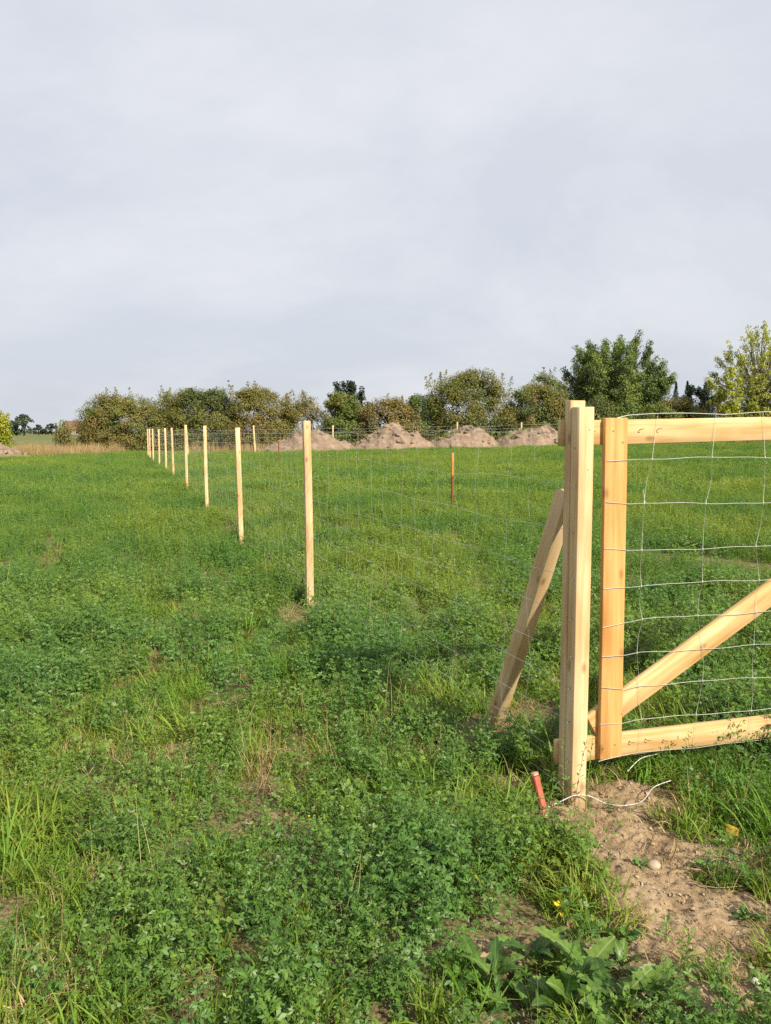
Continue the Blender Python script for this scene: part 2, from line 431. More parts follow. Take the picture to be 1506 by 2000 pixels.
def blade(q, r, base, h, az, bend, w, kink=0.0):
    n = 5; t = np.linspace(0, 1, n)
    d = np.array([np.cos(az), np.sin(az), 0]); s = np.array([-np.sin(az), np.cos(az), 0])
    tw = r.normal(0, 0.5); s = s * np.cos(tw) + np.array([0, 0, 1]) * np.sin(tw) * 0.5
    ang = bend * t ** 1.3
    dz = np.cos(ang); dr = np.sin(ang)
    step = h / (n - 1)
    P = base + np.concatenate([[np.zeros(3)], np.cumsum((d[None] * dr[1:, None] + np.array([[0, 0, 1.]]) * dz[1:, None]) * step, 0)])
    ww = w * np.array([0.8, 1, 0.9, 0.6, 0.06]) * 0.5
    V = np.stack([P - s * ww[:, None], P + s * ww[:, None]], 1).reshape(-1, 3)
    i = np.arange(n - 1)[:, None] * 2
    q.add(V, np.concatenate([i, i + 1, i + 3, i + 2], 1))

def clover(q, r, base, h):
    az = r.uniform(0, 6.28); lean = r.uniform(0, .6)
    p = base + np.array([np.cos(az) * lean * h, np.sin(az) * lean * h, h])
    v, f = tube(np.array([base, (base + p) / 2 + [0, 0, .004], p]), 0.0008, 3); q.add(v, f)
    L = r.uniform(0.012, 0.02)
    for k in range(3):
        b = az + k * 2.094
        leaflet(q, p, np.array([np.cos(b), np.sin(b), r.uniform(-.1, .35)]), SUNV * 0.7 + [0, 0, .6] + r.normal(0, .25, 3), L, L * 0.85, 0.15)

def src(coll, name, q, mat):
    o = ob(name, q.mesh(name, mat), link=False); coll.objects.link(o); return o

M_ALF = leaf_mat("alfalfa_leaf", (0.076, 0.168, 0.032), (0.150, 0.230, 0.028), 0.34)
M_GRASS = leaf_mat("grass_blade", (0.110, 0.215, 0.024), (0.225, 0.265, 0.042), 0.36, 0.6, 0.2)
M_DRY = leaf_mat("dry_grass", (0.27, 0.19, 0.095), (0.46, 0.36, 0.19), 0.3, 0.7)
M_BROAD = leaf_mat("broad_leaf", (0.10, 0.20, 0.036), (0.18, 0.26, 0.05), 0.4)

C_ALF = bpy.data.collections.new("alfalfa_sources")
C_GRASS = bpy.data.collections.new("grass_sources")
C_DRY = bpy.data.collections.new("dry_sources")
C_CLOV = bpy.data.collections.new("clover_sources")
C_MEAD = bpy.data.collections.new("meadow_sources")
C_FAR = bpy.data.collections.new("far_meadow_sources")
C_TALL = bpy.data.collections.new("tall_dry_sources")
C_CLOD = bpy.data.collections.new("clod_sources")

for i in range(6):
    q = Q()
    for k in range(4):
        b = np.array([*rng.normal(0, 0.018, 2), 0])
        alfalfa_stem(q, rng, b, rng.uniform(0.11, 0.26), rng.uniform(0.1, 0.8))
    src(C_ALF, "alfalfa_%d" % i, q, M_ALF)
for i in range(6):
    q = Q()
    lay = rng.uniform(0, 6.28)
    for k in range(30):
        b = np.array([*rng.normal(0, 0.024, 2), 0])
        az = rng.uniform(0, 6.28) if i % 2 else rng.normal(lay, 0.7)
        blade(q, rng, b, rng.uniform(0.05, 0.13) * (1.35 if i == 5 else 1), az, rng.uniform(0.8, 2.3), rng.uniform(0.0026, 0.0066))
    src(C_GRASS, "grass_%d" % i, q, M_GRASS)
for i in range(4):
    q = Q()
    if i == 3:
        for k in range(3): blade(q, rng, np.array([*rng.normal(0, 0.03, 2), 0.0]), rng.uniform(0.18, 0.30), rng.uniform(0, 6.28), rng.uniform(0.2, 0.7), 0.0016)
    for k in range(34):
        b = np.array([*rng.normal(0, 0.035, 2), 0.0])
        blade(q, rng, b, rng.uniform(0.04, 0.13), rng.uniform(0, 6.28), rng.uniform(1.2, 2.4), rng.uniform(0.0015, 0.0035))
    src(C_DRY, "dry_%d" % i, q, M_DRY)
for i in range(3):
    q = Q()
    for k in range(34):
        blade(q, rng, np.array([*rng.normal(0, 0.16, 2), 0.0]), rng.uniform(0.35, 0.85), rng.uniform(0, 6.28), rng.uniform(0.1, 0.8), 0.012)
    src(C_TALL, 'tall_%d' % i, q, M_DRY)
for i in range(4):
    q = Q()
    for k in range(16):
        clover(q, rng, np.array([*rng.normal(0, 0.035, 2), 0]), rng.uniform(0.02, 0.07))
    src(C_CLOV, "clover_%d" % i, q, M_BROAD)
for i in range(4, 7):
    q = Q()
    for k in range(7):
        a = k * 2.4; L = rng.uniform(0.03, 0.06); el = rng.uniform(0.2, 0.9)
        d = np.array([np.cos(a) * np.cos(el), np.sin(a) * np.cos(el), np.sin(el)]); sv = np.array([-np.sin(a), np.cos(a), 0]); W = L * rng.uniform(.35, .5)
        p = [np.array([0, 0, 0.003]) + d * L * t + np.array([0, 0, -1]) * L * 0.5 * t ** 2.2 for t in (0, .3, .65, 1)]
        w = [0.12, 0.5, 0.42, 0.03]
        q.add([p[j] + sv * W * w[j] * sg + np.array([0, 0, .15 * W * w[j]]) for j in range(4) for sg in (-1, 1)], [[j * 2, j * 2 + 1, j * 2 + 3, j * 2 + 2] for j in range(3)])
    src(C_CLOV, "clover_%d" % i, q, M_BROAD)
def mixed_patch(rad, stems, blades, hs, leafL, step, wmul):
    qa, qg = Q(), Q()
    for k in range(stems):
        a, d = rng.uniform(0, 6.28), rad * math.sqrt(rng.uniform())
        alfalfa_stem(qa, rng, np.array([d * np.cos(a), d * np.sin(a), 0]), rng.uniform(0.12, 0.26) * hs, rng.uniform(0.1, 0.6), step, leafL)
    for k in range(blades):
        a, d = rng.uniform(0, 6.28), rad * math.sqrt(rng.uniform())
        blade(qg, rng, np.array([d * np.cos(a), d * np.sin(a), 0]), rng.uniform(0.12, 0.36) * hs, rng.uniform(0, 6.28), rng.uniform(0.1, 1.2), rng.uniform(0.003, 0.006) * wmul)
    Va, Fa = np.concatenate(qa.v), np.concatenate(qa.f); Vg, Fg = np.concatenate(qg.v), np.concatenate(qg.f)
    me = mesh_np("meadow_patch", np.concatenate([Va, Vg]), np.concatenate([Fa, Fg + len(Va)]), M_ALF)
    me.materials.append(M_GRASS)
    me.polygons.foreach_set('material_index', np.concatenate([np.zeros(len(Fa), np.int32), np.ones(len(Fg), np.int32)]))
    return me
for i in range(6):
    o = ob("meadow_%d" % i, mixed_patch(0.14, 15, 24, 0.95, 0.027, 0.019, 0.8), link=False); C_MEAD.objects.link(o)
for i in range(6):
    o = ob("farmeadow_%d" % i, mixed_patch(0.30, 34, 44, 1.05, 0.046, 0.034, 1.3), link=False); C_FAR.objects.link(o)

def scatter(name, pts, scl, tint, coll, label, cat, tilt=0.15, rotz=None):
    n = len(pts)
    me = bpy.data.meshes.new(name); me.vertices.add(n)
    me.vertices.foreach_set('co', np.ascontiguousarray(pts, np.float32).ravel())
    rot = np.stack([rng.normal(0, tilt, n), rng.normal(0, tilt, n), rng.uniform(0, 6.283, n) if rotz is None else rotz], -1)
    for nm, ty, arr in (('rot', 'FLOAT_VECTOR', rot), ('scl', 'FLOAT', scl), ('tint', 'FLOAT', tint)):
        a = me.attributes.new(nm, ty, 'POINT')
        a.data.foreach_set('vector' if ty == 'FLOAT_VECTOR' else 'value', np.ascontiguousarray(arr, np.float32).ravel())
    a = me.attributes.new('pick', 'INT', 'POINT')
    a.data.foreach_set('value', rng.integers(0, len(coll.objects), n).astype(np.int32))
    o = ob(name, me); tag(o, label, cat, kind='stuff')
    ng = bpy.data.node_groups.new(name + "_scatter", 'GeometryNodeTree')
    ng.interface.new_socket('Geometry', in_out='INPUT', socket_type='NodeSocketGeometry')
    ng.interface.new_socket('Geometry', in_out='OUTPUT', socket_type='NodeSocketGeometry')
    gi, go = ng.nodes.new('NodeGroupInput'), ng.nodes.new('NodeGroupOutput')
    ip = ng.nodes.new('GeometryNodeInstanceOnPoints'); ci = ng.nodes.new('GeometryNodeCollectionInfo')
    ci.inputs['Collection'].default_value = coll
    ci.inputs['Separate Children'].default_value = True; ci.inputs['Reset Children'].default_value = True
    def attr(nm, ty):
        a = ng.nodes.new('GeometryNodeInputNamedAttribute'); a.data_type = ty; a.inputs['Name'].default_value = nm
        return a.outputs['Attribute']
    ip.inputs['Pick Instance'].default_value = True
    ng.links.new(gi.outputs[0], ip.inputs['Points']); ng.links.new(ci.outputs[0], ip.inputs['Instance'])
    ng.links.new(attr('pick', 'INT'), ip.inputs['Instance Index'])
    ng.links.new(attr('rot', 'FLOAT_VECTOR'), ip.inputs['Rotation'])
    ng.links.new(attr('scl', 'FLOAT'), ip.inputs['Scale'])
    ng.links.new(ip.outputs[0], go.inputs[0])
    md = o.modifiers.new("scatter", 'NODES'); md.node_group = ng
    return o

def region(y0, y1, dens, margin=1.3):
    A = 0.53 * (y1 * y1 - y0 * y0) + 2 * margin * (y1 - y0)
    n = int(A * dens)
    y = rng.uniform(y0, y1, n * 3); w = 0.53 * y + margin
    keep = rng.uniform(0, 0.53 * y1 + margin, n * 3) < w
    y = y[keep][:n]; w = w[keep][:n]
    x = rng.uniform(-1, 1, len(y)) * w
    return x, y

MOUNDS = [  # x, y, half width, half depth, height, seed
    (-4.9, 50.2, 3.5, 2.1, 1.40, 3), (0.35, 50.6, 3.15, 2.0, 1.48, 8), (5.0, 51.4, 2.65, 1.9, 1.45, 15), (9.7, 52.2, 2.95, 2.0, 1.25, 22), (-20.9, 39.6, 3.2, 2.0, 0.85, 31)]
def mound_mask(x, y):
    k = np.zeros(len(x), bool)
    for (cx, cy, a, b, h, s) in MOUNDS:
        k |= ((x - cx) / a) ** 2 + ((y - cy) / b) ** 2 < 1.0
    return k

def tintmap(x, y):
    big = fbm(x, y, 0.35, 3, 41); mid = fbm(x, y, 1.3, 3, 43)
    return np.clip((big - 0.5) * 1.6 + (mid - 0.5) * 1.8 + 0.45 + rng.normal(0, 0.24, len(x)), 0, 1)

CLEAR = np.array([(.33,1.97),(.42,2.0),(.52,1.97),(.61,2.0),(.46,1.87),(.6,1.88),(.36,1.85),(.69,1.87),(.8,1.95),(.63,2.91),(.66,2.84)])
def clear_mask(x, y):
    d = np.min((x[:, None] - CLEAR[None, :, 0]) ** 2 + (y[:, None] - CLEAR[None, :, 1]) ** 2, axis=1)
    return (d < 0.085 ** 2) & (rng.uniform(size=len(x)) < 0.90)
FEET = np.array([(-.65, 6.5), (-1.94, 10.32), (-3.37, 14.62), (-4.95, 19.37), (-6.6, 24.2), (0.53, 3.87), (0.775, 3.0)])
def feet(x, y):      # plants stay short just in front of the post feet, where the ground was trodden
    k = np.ones(len(x))
    for i, (fx, fy) in enumerate(FEET):
        L = (0.45 if i < 5 else 0.16) * (1 + 0.06 * fy)
        d = np.sqrt(((x - fx) / 0.16) ** 2 + ((y - fy + L * 0.5) / (L * 0.75)) ** 2)
        k = np.minimum(k, 0.22 + 0.78 * smooth(0.7, 1.5, d))
    return k
# near ground: separate species
x, y = region(1.0, 7.0, 235)
m = np.maximum(soil_mask(x, y), clear_mask(x, y)); typ = fbm(x, y, 1.5, 3, 61)
keep = (rng.uniform(size=len(x)) > m * 1.25) & (rng.uniform(size=len(x)) < smooth(0.42, 0.56, typ) * 0.85 * smooth(0.26, 0.42, fbm(x, y, 3.5, 2, 64)) + 0.20)
x, y = x[keep], y[keep]
scl = (0.34 + 1.15 * fbm(x, y, 3.0, 2, 63)) * rng.uniform(0.8, 1.2, len(x)) * (0.85 + 0.25 * smooth(2.5, 6, y)) * feet(x, y)
scatter("alfalfa", np.stack([x, y, height(x, y) - 0.004], -1), scl, np.clip(tintmap(x, y) * 0.8, 0, 1), C_ALF,
        "blue-green alfalfa stems growing thickly over the near meadow", "alfalfa", 0.2, rng.normal(0, 0.6, len(x)))
x, y = region(1.0, 7.0, 340)
m = np.maximum(soil_mask(x, y), clear_mask(x, y)); typ = fbm(x, y, 1.5, 3, 61)
keep = (rng.uniform(size=len(x)) > m * 1.03) & (rng.uniform(size=len(x)) < (1 - 0.55 * smooth(0.44, 0.62, typ)) * smooth(0.25, 0.45, fbm(x, y, 3.2, 2, 66)))
x, y = x[keep], y[keep]
scl = (0.5 + 0.9 * fbm(x, y, 2.8, 2, 65)) * rng.uniform(0.7, 1.25, len(x)) * feet(x, y)
flow = fbm(x, y, 0.9, 2, 69) * 12 + rng.normal(0, 0.7, len(x))
scatter("meadow_grass", np.stack([x, y, height(x, y) - 0.004], -1), scl, tintmap(x, y), C_GRASS,
        "bright yellow-green grass tufts bent over in the near meadow", "grass", 0.25, flow)
x, y = region(1.0, 7.0, 150)
m = soil_mask(x, y); typ = fbm(x, y, 2.3, 3, 71)
keep = (rng.uniform(size=len(x)) > m * 0.66) & (rng.uniform(size=len(x)) < smooth(0.52, 0.64, typ) * 0.9 + 0.10)
x, y = x[keep], y[keep]
scatter("dry_grass", np.stack([x, y, height(x, y)], -1), rng.uniform(0.6, 1.25, len(x)), rng.uniform(0, 1, len(x)), C_DRY,
        "straw-coloured dead grass lying in patches between green plants", "grass", 0.2)
x, y = region(1.0, 6.0, 60)
m = np.maximum(soil_mask(x, y), clear_mask(x, y)); typ = fbm(x, y, 1.9, 3, 81)
keep = (rng.uniform(size=len(x)) > m * 1.02) & (rng.uniform(size=len(x)) < smooth(0.40, 0.60, typ))
x, y = x[keep], y[keep]
scatter("clover", np.stack([x, y, height(x, y)], -1), rng.uniform(0.8, 1.5, len(x)), rng.uniform(0, 1, len(x)), C_CLOV,
        "low clover with round leaflets hugging the soil", "clover", 0.1)
# middle and far meadow
x, y = region(6.4, 17, 42)
keep = (rng.uniform(size=len(x)) > soil_mask(x, y)) & (fbm(x, y, 1.1, 3, 91) > 0.22) & (fbm(x, y, 3.0, 2, 92) > 0.30)
x, y = x[keep], y[keep]
scl = (0.6 + 0.65 * fbm(x, y, 1.4, 3, 93)) * rng.uniform(0.6, 1.4, len(x)) * feet(x, y)
scatter("meadow", np.stack([x, y, height(x, y) - 0.005], -1), scl, tintmap(x, y), C_MEAD,
        "dense green alfalfa and grass along the first fence posts", "meadow", 0.12, rng.normal(0, 0.7, len(x)))
x, y = region(16, 53, 10.5)
edge = 50.5 - 1.2 * fbm(x, y, 0.3, 2, 95)
keep = (y < edge) & ~mound_mask(x, y) & ~((x < -15.5 - 0.3 * (y - 45)) & (y > 42 + (x + 21) * 0.8))
x, y = x[keep], y[keep]
scl = (0.55 + 0.6 * fbm(x, y, 0.9, 3, 97)) * rng.uniform(0.55, 1.45, len(x)) * feet(x, y)
scatter("far_meadow", np.stack([x, y, height(x, y) - 0.005], -1), scl, tintmap(x * 0.6, y * 0.6), C_FAR,
        "even green meadow stretching to the earth mounds and hedge", "meadow", 0.1, rng.normal(0, 0.7, len(x)))
# dry tall grass at the field's edge
xs, ys = [], []
for (x0, x1, y0, y1, n) in [(-24, -17.5, 45, 53, 480), (-14, 12, 53.5, 56.5, 250), (13, 33, 51.5, 57, 1000)]:
    xs.append(rng.uniform(x0, x1, n)); ys.append(rng.uniform(y0, y1, n))
x, y = np.concatenate(xs), np.concatenate(ys)
k = ~mound_mask(x, y); x, y = x[k], y[k]
scatter("tall_dry_grass", np.stack([x, y, height(x, y)], -1), rng.uniform(0.5, 1.15, len(x)), rng.uniform(0, 0.8, len(x)), C_TALL,
        "pale dry grass standing along the foot of the hedge", "grass", 0.1)
# crumbs of earth on the bare patch
for i in range(4):
    q = Q(); b = 6
    th = np.linspace(0, np.pi, 5)[1:-1]; ph = np.linspace(0, 2 * np.pi, b, endpoint=False)
    V = [[0, 0, 1]] + [[np.sin(t) * np.cos(p), np.sin(t) * np.sin(p), np.cos(t)] for t in th for p in ph] + [[0, 0, -1]]
    V = np.array(V) * rng.uniform(0.65, 1.25, (len(V), 1)) * [1, 0.85, 0.65]
    F = []
    for r_ in range(2):
        for j in range(b):
            a0, a1 = 1 + r_ * b + j, 1 + r_ * b + (j + 1) % b
            F.append([a0, a1, a1 + b, a0 + b])
    for j in range(0, b, 2):
        F.append([0, 1 + j, 1 + (j + 1) % b, 1 + (j + 2) % b])
        e = 1 + 2 * b
        F.append([len(V) - 1, e + (j + 2) % b, e + (j + 1) % b, e + j])
    q.add(V * 0.01, F); src(C_CLOD, "clod_%d" % i, q, M_CRUMB)
x = rng.uniform(0.1, 1.5, 17000); y = rng.uniform(1.6, 3.25, 17000)
k = rng.uniform(size=17000) < soil_mask(x, y) * 0.45; x, y = x[k], y[k]
scatter("soil_crumbs", np.stack([x, y, height(x, y) + 0.001], -1), rng.uniform(0.12, 0.5, len(x)) ** 1.0 * (1 + 1.6 * (rng.uniform(size=len(x)) > 0.95)), rng.uniform(0, 1, len(x)), C_CLOD,
        "loose crumbs of pale dry earth on the bare patch", "soil", 1.0)

# ------------------------------------------------------------------ timber
def board_mesh(name, w, d, L, mat, bev=0.003, warp=0.0):
    """board along +Z from z=0, w along X, d along Y, chamfered edges and a slight warp"""
    b = min(bev, w * 0.2, d * 0.2)
    ring = np.array([(-w/2+b, -d/2), (w/2-b, -d/2), (w/2, -d/2+b), (w/2, d/2-b), (w/2-b, d/2), (-w/2+b, d/2), (-w/2, d/2-b), (-w/2, -d/2+b)])
    zs = np.concatenate([[0], np.linspace(0, L, 9)[0:], [L]])
    zs[1] = b; zs[-2] = L - b
    V = []
    for i, z in enumerate(zs):
        k = 1 - (b / max(w, d) if i in (0, len(zs) - 1) else 0)
        off = warp * math.sin(math.pi * z / L)
        V.append(np.column_stack([ring * k + [off, -off * 0.5], np.full(8, z)]))
    V = np.concatenate(V)
    n = len(zs)
    F = [[i*8+j, i*8+(j+1) % 8, (i+1)*8+(j+1) % 8, (i+1)*8+j] for i in range(n-1) for j in range(8)]
    F += [[0, 3, 2, 1], [0, 7, 4, 3], [7, 6, 5, 4]]
    t = (n - 1) * 8
    F += [[t, t+1, t+2, t+3], [t, t+3, t+4, t+7], [t+4, t+5, t+6, t+7]]
    return mesh_np(name, V, np.array(F), mat)

def world_pt(u, v, z): return Vector((*(P0 + U * u + Vv * v), z))
ANG = math.atan2(U[1], U[0])
def frame_from(zdir, ydir):
    z = Vector(zdir).normalized(); y = (Vector(ydir) - Vector(ydir).dot(z) * z).normalized(); x = y.cross(z)
    return Matrix((x, y, z)).transposed()
def place_board(name, w, d, a, b, mat, parent, ydir=None, warp=0.0):
    """board whose centre line runs from a to b; its thin side along ydir"""
    a, b = Vector(a), Vector(b)
    o = ob(name, board_mesh(name, w, d, (b - a).length, mat, warp=warp), parent)
    M = frame_from(b - a, ydir if ydir is not None else (*Vv, 0)).to_4x4(); M.translation = a - (parent.location if parent else Vector())
    o.matrix_local = M
    return o
def nail(name, a, direction, L, parent, r=0.0016, bend=None):
    d = Vector(direction).normalized(); a = Vector(a) - (parent.location if parent else Vector())
    pts = [a, a + d * L * 0.6, a + d * L]
    if bend: pts[2] = pts[1] + Vector(bend).normalized() * L * 0.5
    v, f = tube([tuple(p) for p in pts], r, 6)
    hv, hf = tube([tuple(a + d * 0.0005), tuple(a + d * 0.002)], r * 2.1, 6)
    q = Q(); q.add(v, f); q.add(hv, hf)
    return ob(name, q.mesh(name, M_NAIL), parent)

# gate post: two lengths of timber nailed together
gp = thing("gate_post", (*(P0 + Vv * 0.05), 0), "tall doubled timber post at the end of the gate, nearest the viewer", "gate post")
place_board("post_timber", 0.065, 0.060, world_pt(0, 0.030, -0.25), world_pt(-0.009, 0.030, 1.592), M_POST, gp, warp=0.002)
place_board("post_timber", 0.065, 0.044, world_pt(0, 0.0835, -0.25), world_pt(-0.011, 0.0835, 1.618), M_POST, gp, warp=-0.001)
for (u_, z_) in ((0.004, 1.505), (0.0, 1.352), (0.006, 0.42)):
    nail("nail", world_pt(u_, 0.002, z_), (-Vv[0], -Vv[1], 0), 0.004, gp, 0.0028)
for z_ in (1.44, 1.295, 1.11, 0.93, 0.77, 0.62, 0.49, 0.35, 0.19):
    p = world_pt(-0.034, rng.uniform(0.012, 0.03), z_ - 0.004)
    nail("staple", p, (-U[0], -U[1], 0.1), 0.012, gp, 0.0013, bend=(-U[0], -U[1], -1))

# leaning prop behind it
pr = thing("wooden_prop", (0.575, 3.85, 0), "timber prop leaning against the back of the doubled gate post", "timber prop")
place_board("prop_timber", 0.056, 0.085, (0.535, 3.90, -0.10), world_pt(-0.004, 0.150, 1.245), M_POST, pr, warp=0.003)
q = Q()
for k in range(16):       # splinters along the sawn edge
    t = rng.uniform(0.35, 0.85)
    a = np.array([0.535, 3.90, -0.10]) * (1 - t) + np.array(world_pt(-0.004, 0.150, 1.245)) * t + np.array([U[0], U[1], 0]) * 0.029 - np.array([Vv[0], Vv[1], 0.0]) * 0.036
    d = rng.normal(0, 1, 3) * 0.012 + np.array([0.006, -0.004, -0.012])
    v, f = tube([a - np.array(pr.location), a + d * 0.6 - np.array(pr.location), a + d + rng.normal(0, .005, 3) - np.array(pr.location)], [0.0012, 0.0009, 0.0003], 3); q.add(v, f)
tag(ob("splinters", q.mesh("splinters", M_POST), pr), kind="stuff")

# fence posts of the long run
POSTS = [(-0.65, 6.50, 1.585, -.006, 0), (-1.94, 10.32, 1.545, -.012, .2), (-3.37, 14.62, 1.60, -.005, -.1), (-4.95, 19.37, 1.655, 0, .1), (-6.60, 24.2, 1.60, -.01, 0),
         (-7.86, 27.9, 1.605, 0, .05), (-9.05, 31.2, 1.57, .004, 0), (-10.45, 35.1, 1.60, 0, 0), (-11.50, 38.1, 1.60, 0.004, 0), (-12.35, 40.6, 1.60, 0, 0)]
ORD = ["first", "second", "third", "fourth", "fifth", "sixth", "seventh", "eighth", "ninth", "tenth"]
for i, (x, y, h, lean, tw) in enumerate(POSTS):
    lab = ["first single pale post past the gate post, the largest standing in open grass", "second pale post of the long fence line past the gate post",
           "third pale post of the long fence line past the gate post", "fourth pale post of the line, tallest of those near the hedge",
           "fifth pale post of the long fence line past the gate post", "sixth pale post of the long fence line past the gate post", "seventh pale post of the long fence line past the gate post",
           "eighth pale post of the line, third from its far end", "ninth pale post of the line, last but one", "far end post of the long fence line before the hedge"][i]
    t = thing("fence_post", (x, y, 0), lab, "fence post", "posts of the long fence line")
    place_board("post_timber", 0.060, 0.068, (x - lean, y, -0.25), (x + lean * 1.2, y, h), M_POST, t, warp=rng.normal(0, 0.002))
    if i < 4:
        for z_ in (1.30, 0.93, 0.49):
            p = Vector((x, y, 0)) + Vector((U[0], U[1], 0)) * 0.03
            nail("staple", (p.x, p.y, z_), (U[0], U[1], 0), 0.01, t, 0.0013)
# back fence posts
BACK = [(-10.93, 43.3, 1.68, -0.10), (-8.35, 50.1, 1.85, -0.10), (-3.55, 52.8, 1.80, 0.0), (0.83, 52.8, 1.9, 0.0), (4.87, 53.2, 1.85, 0.0), (9.3, 53.6, 1.75, 0), (14.9, 54.2, 1.7, 0.0), (19.7, 54.4, 1.7, 0.0), (24.6, 54.6, 1.7, 0), (29.5, 54.8, 1.7, 0)]
BL = ["leaning post half hidden by the fourth post of the long line", "thin leaning post at the left end of the back fence, before the hedge", "pale post top showing above the gap between the first two earth mounds", "pale post top showing above the second earth mound",
      "pale post top showing above the third earth mound", "pale back-fence post beside the fourth earth mound", "back-fence post seen under the gate's top rail beside the stile", "back-fence post glimpsed under the gate's top rail, near a knot",
      "back-fence post past the gate's first wires", "back-fence post at the photo's edge behind the gate"]
for (x, y, h, lean), lab in zip(BACK, BL):
    g = float(rise(x, y))
    t = thing("back_fence_post", (x, y, g), lab, "fence post", "posts of the back fence")
    place_board("post_timber", 0.09, 0.09, (x + 0.0, y, g - 0.2), (x + lean, y, g + h), M_POST, t)

# ------------------------------------------------------------------ wire netting
LEVELS = [1.49, 1.297, 1.112, 0.926, 0.773, 0.619, 0.49, 0.345, 0.19, 0.06]
path = [P0 + U * -0.0385 + Vv * 0.004, P0 + U * -0.0385 + Vv * 0.11]
for (x, y, h, lean, tw) in POSTS: path.append(np.array([x, y]) + U * 0.034)
path = np.array(path)
seg = np.linalg.norm(np.diff(path, axis=0), axis=1); cum = np.concatenate([[0], np.cumsum(seg)])
def along(s):
    return np.array([np.interp(s, cum, path[:, 0]), np.interp(s, cum, path[:, 1])]).T
def sag(s, z, k):       # slack netting: small waves, a little more near the top
    return z + 0.010 * np.sin(s * 2.1 + k * 1.7) * (0.5 + 0.5 * z) + 0.006 * np.sin(s * 7.3 + k * 2.9)
wf = thing("wire_fence", (path[1][0], path[1][1], 0), "galvanised wire netting strung along the long line of posts", "wire fence")
wl0 = np.array(wf.location)
for k, z in enumerate(LEVELS):
    s = np.unique(np.concatenate([np.arange(0, 12, 0.06), np.arange(12, cum[-1], 0.5), cum, [cum[-1]]]))
    xy = along(s); j = 0.006 * np.sin(s * 5.1 + k)[:, None] * Vv[None] * 0
    env = np.clip((s - 0.12) / 0.5, 0, 1)
    P = np.column_stack([xy, z + (sag(s, z, k) - z) * env])
    P[:, 0] += U[0] * 0.012 * np.sin(s * 3.3 + k * 2.2) * env; P[:, 1] += U[1] * 0.012 * np.sin(s * 3.3 + k * 2.2) * env
    v, f = tube(P - wl0, 0.00095, 4)
    ob("line_wire", mesh_np("line_wire", v, f, M_WIRE, True), wf)
far_q = Q()
stays = np.arange(0.33, cum[-1], 0.25)
for i, s0 in enumerate(stays):
    jit = rng.normal(0, 0.012, len(LEVELS)) + rng.normal(0, 0.02)
    pts = []
    for k, z in enumerate(LEVELS):
        s1 = s0 + jit[k]; xy = along(np.array([s1]))[0]
        off = 0.012 * math.sin(s1 * 3.3 + k * 2.2)
        pts.append([xy[0] + U[0] * off, xy[1] + U[1] * off, sag(s1, z, k)])
        if k < len(LEVELS) - 1 and rng.uniform() < 0.5:      # kink between the knots
            z2 = (z + LEVELS[k + 1]) / 2; s2 = s1 + rng.normal(0, 0.016); xy = along(np.array([s2]))[0]
            pts.append([xy[0] + U[0] * off, xy[1] + U[1] * off, z2])
    v, f = tube(np.array(pts) - wl0, 0.0006, 3)
    if s0 < 16.0: ob("stay_wire", mesh_np("stay_wire", v, f, M_WIRE), wf)
    else: far_q.add(v, f)
tag(ob("distant_stay_wires", far_q.mesh("distant_stay_wires", M_WIRE), wf), kind='stuff')

bf = thing("back_wire_fence", (-12.35, 40.6, 0), "wire netting of the back fence running behind the earth mounds", "wire fence")
bl0 = np.array(bf.location)
bpath = np.array([(-12.35, 40.6)] + [(b[0], b[1] - 0.05) for b in BACK])
for k, z in enumerate([1.60, 1.35, 1.1, 0.85, 0.6, 0.35]):
    pts = []
    for i in range(len(bpath) - 1):
        for t in np.linspace(0, 1, 9)[:-1]:
            p = bpath[i] * (1 - t) + bpath[i + 1] * t
            pts.append([*p, float(rise(*p)) + z - 0.10 * math.sin(math.pi * t) * (1 if k == 0 else 0.5) * (0.6 + 0.4 * math.sin(i * 3 + k))])
    v, f = tube(np.array(pts) - bl0, 0.004 if k < 2 else 0.003, 4)
    ob("line_wire", mesh_np("line_wire", v, f, M_WIRE), bf)
bq = Q()
bseg = np.linalg.norm(np.diff(bpath, axis=0), axis=1); bcum = np.concatenate([[0], np.cumsum(bseg)])
for s in np.arange(0.5, 26, 0.5):
    xx, yy = np.interp(s, bcum, bpath[:, 0]), np.interp(s, bcum, bpath[:, 1]); g = float(rise(xx, yy))
    v, f = tube(np.array([[xx, yy, g + 0.2], [xx + rng.normal(0, .02), yy, g + 0.8], [xx, yy, g + 1.45]]) - bl0, 0.0028, 3); bq.add(v, f)
tag(ob("stay_wires", bq.mesh("stay_wires", M_WIRE), bf), kind='stuff')

# ------------------------------------------------------------------ gate
gate = thing("gate", (*(P0 + U * 0.18 + Vv * 0.1), 0.13), "timber field gate with diagonal brace and wire netting", "gate")
gl = np.array(gate.location)
place_board("top_rail", 0.100, 0.026, world_pt(-0.058, 0.1195, 1.491), world_pt(2.45, 0.1195, 1.545), M_BOARD, gate, warp=0.002)
place_board("bottom_rail", 0.102, 0.026, world_pt(-0.045, 0.1195, 0.186), world_pt(2.45, 0.1195, 0.150), M_BOARD, gate, warp=-0.002)
place_board("stile", 0.103, 0.025, world_pt(0.196, 0.0925, 0.143), world_pt(0.176, 0.0925, 1.5525), M_STILE, gate, warp=0.001)
place_board("stile", 0.103, 0.025, world_pt(2.36, 0.0925, 0.09), world_pt(2.35, 0.0925, 1.60), M_STILE, gate)
place_board("diagonal_brace", 0.104, 0.026, world_pt(0.118, 0.1195, 0.280), world_pt(2.02, 0.1195, 1.368), M_BOARD, gate, warp=0.002)
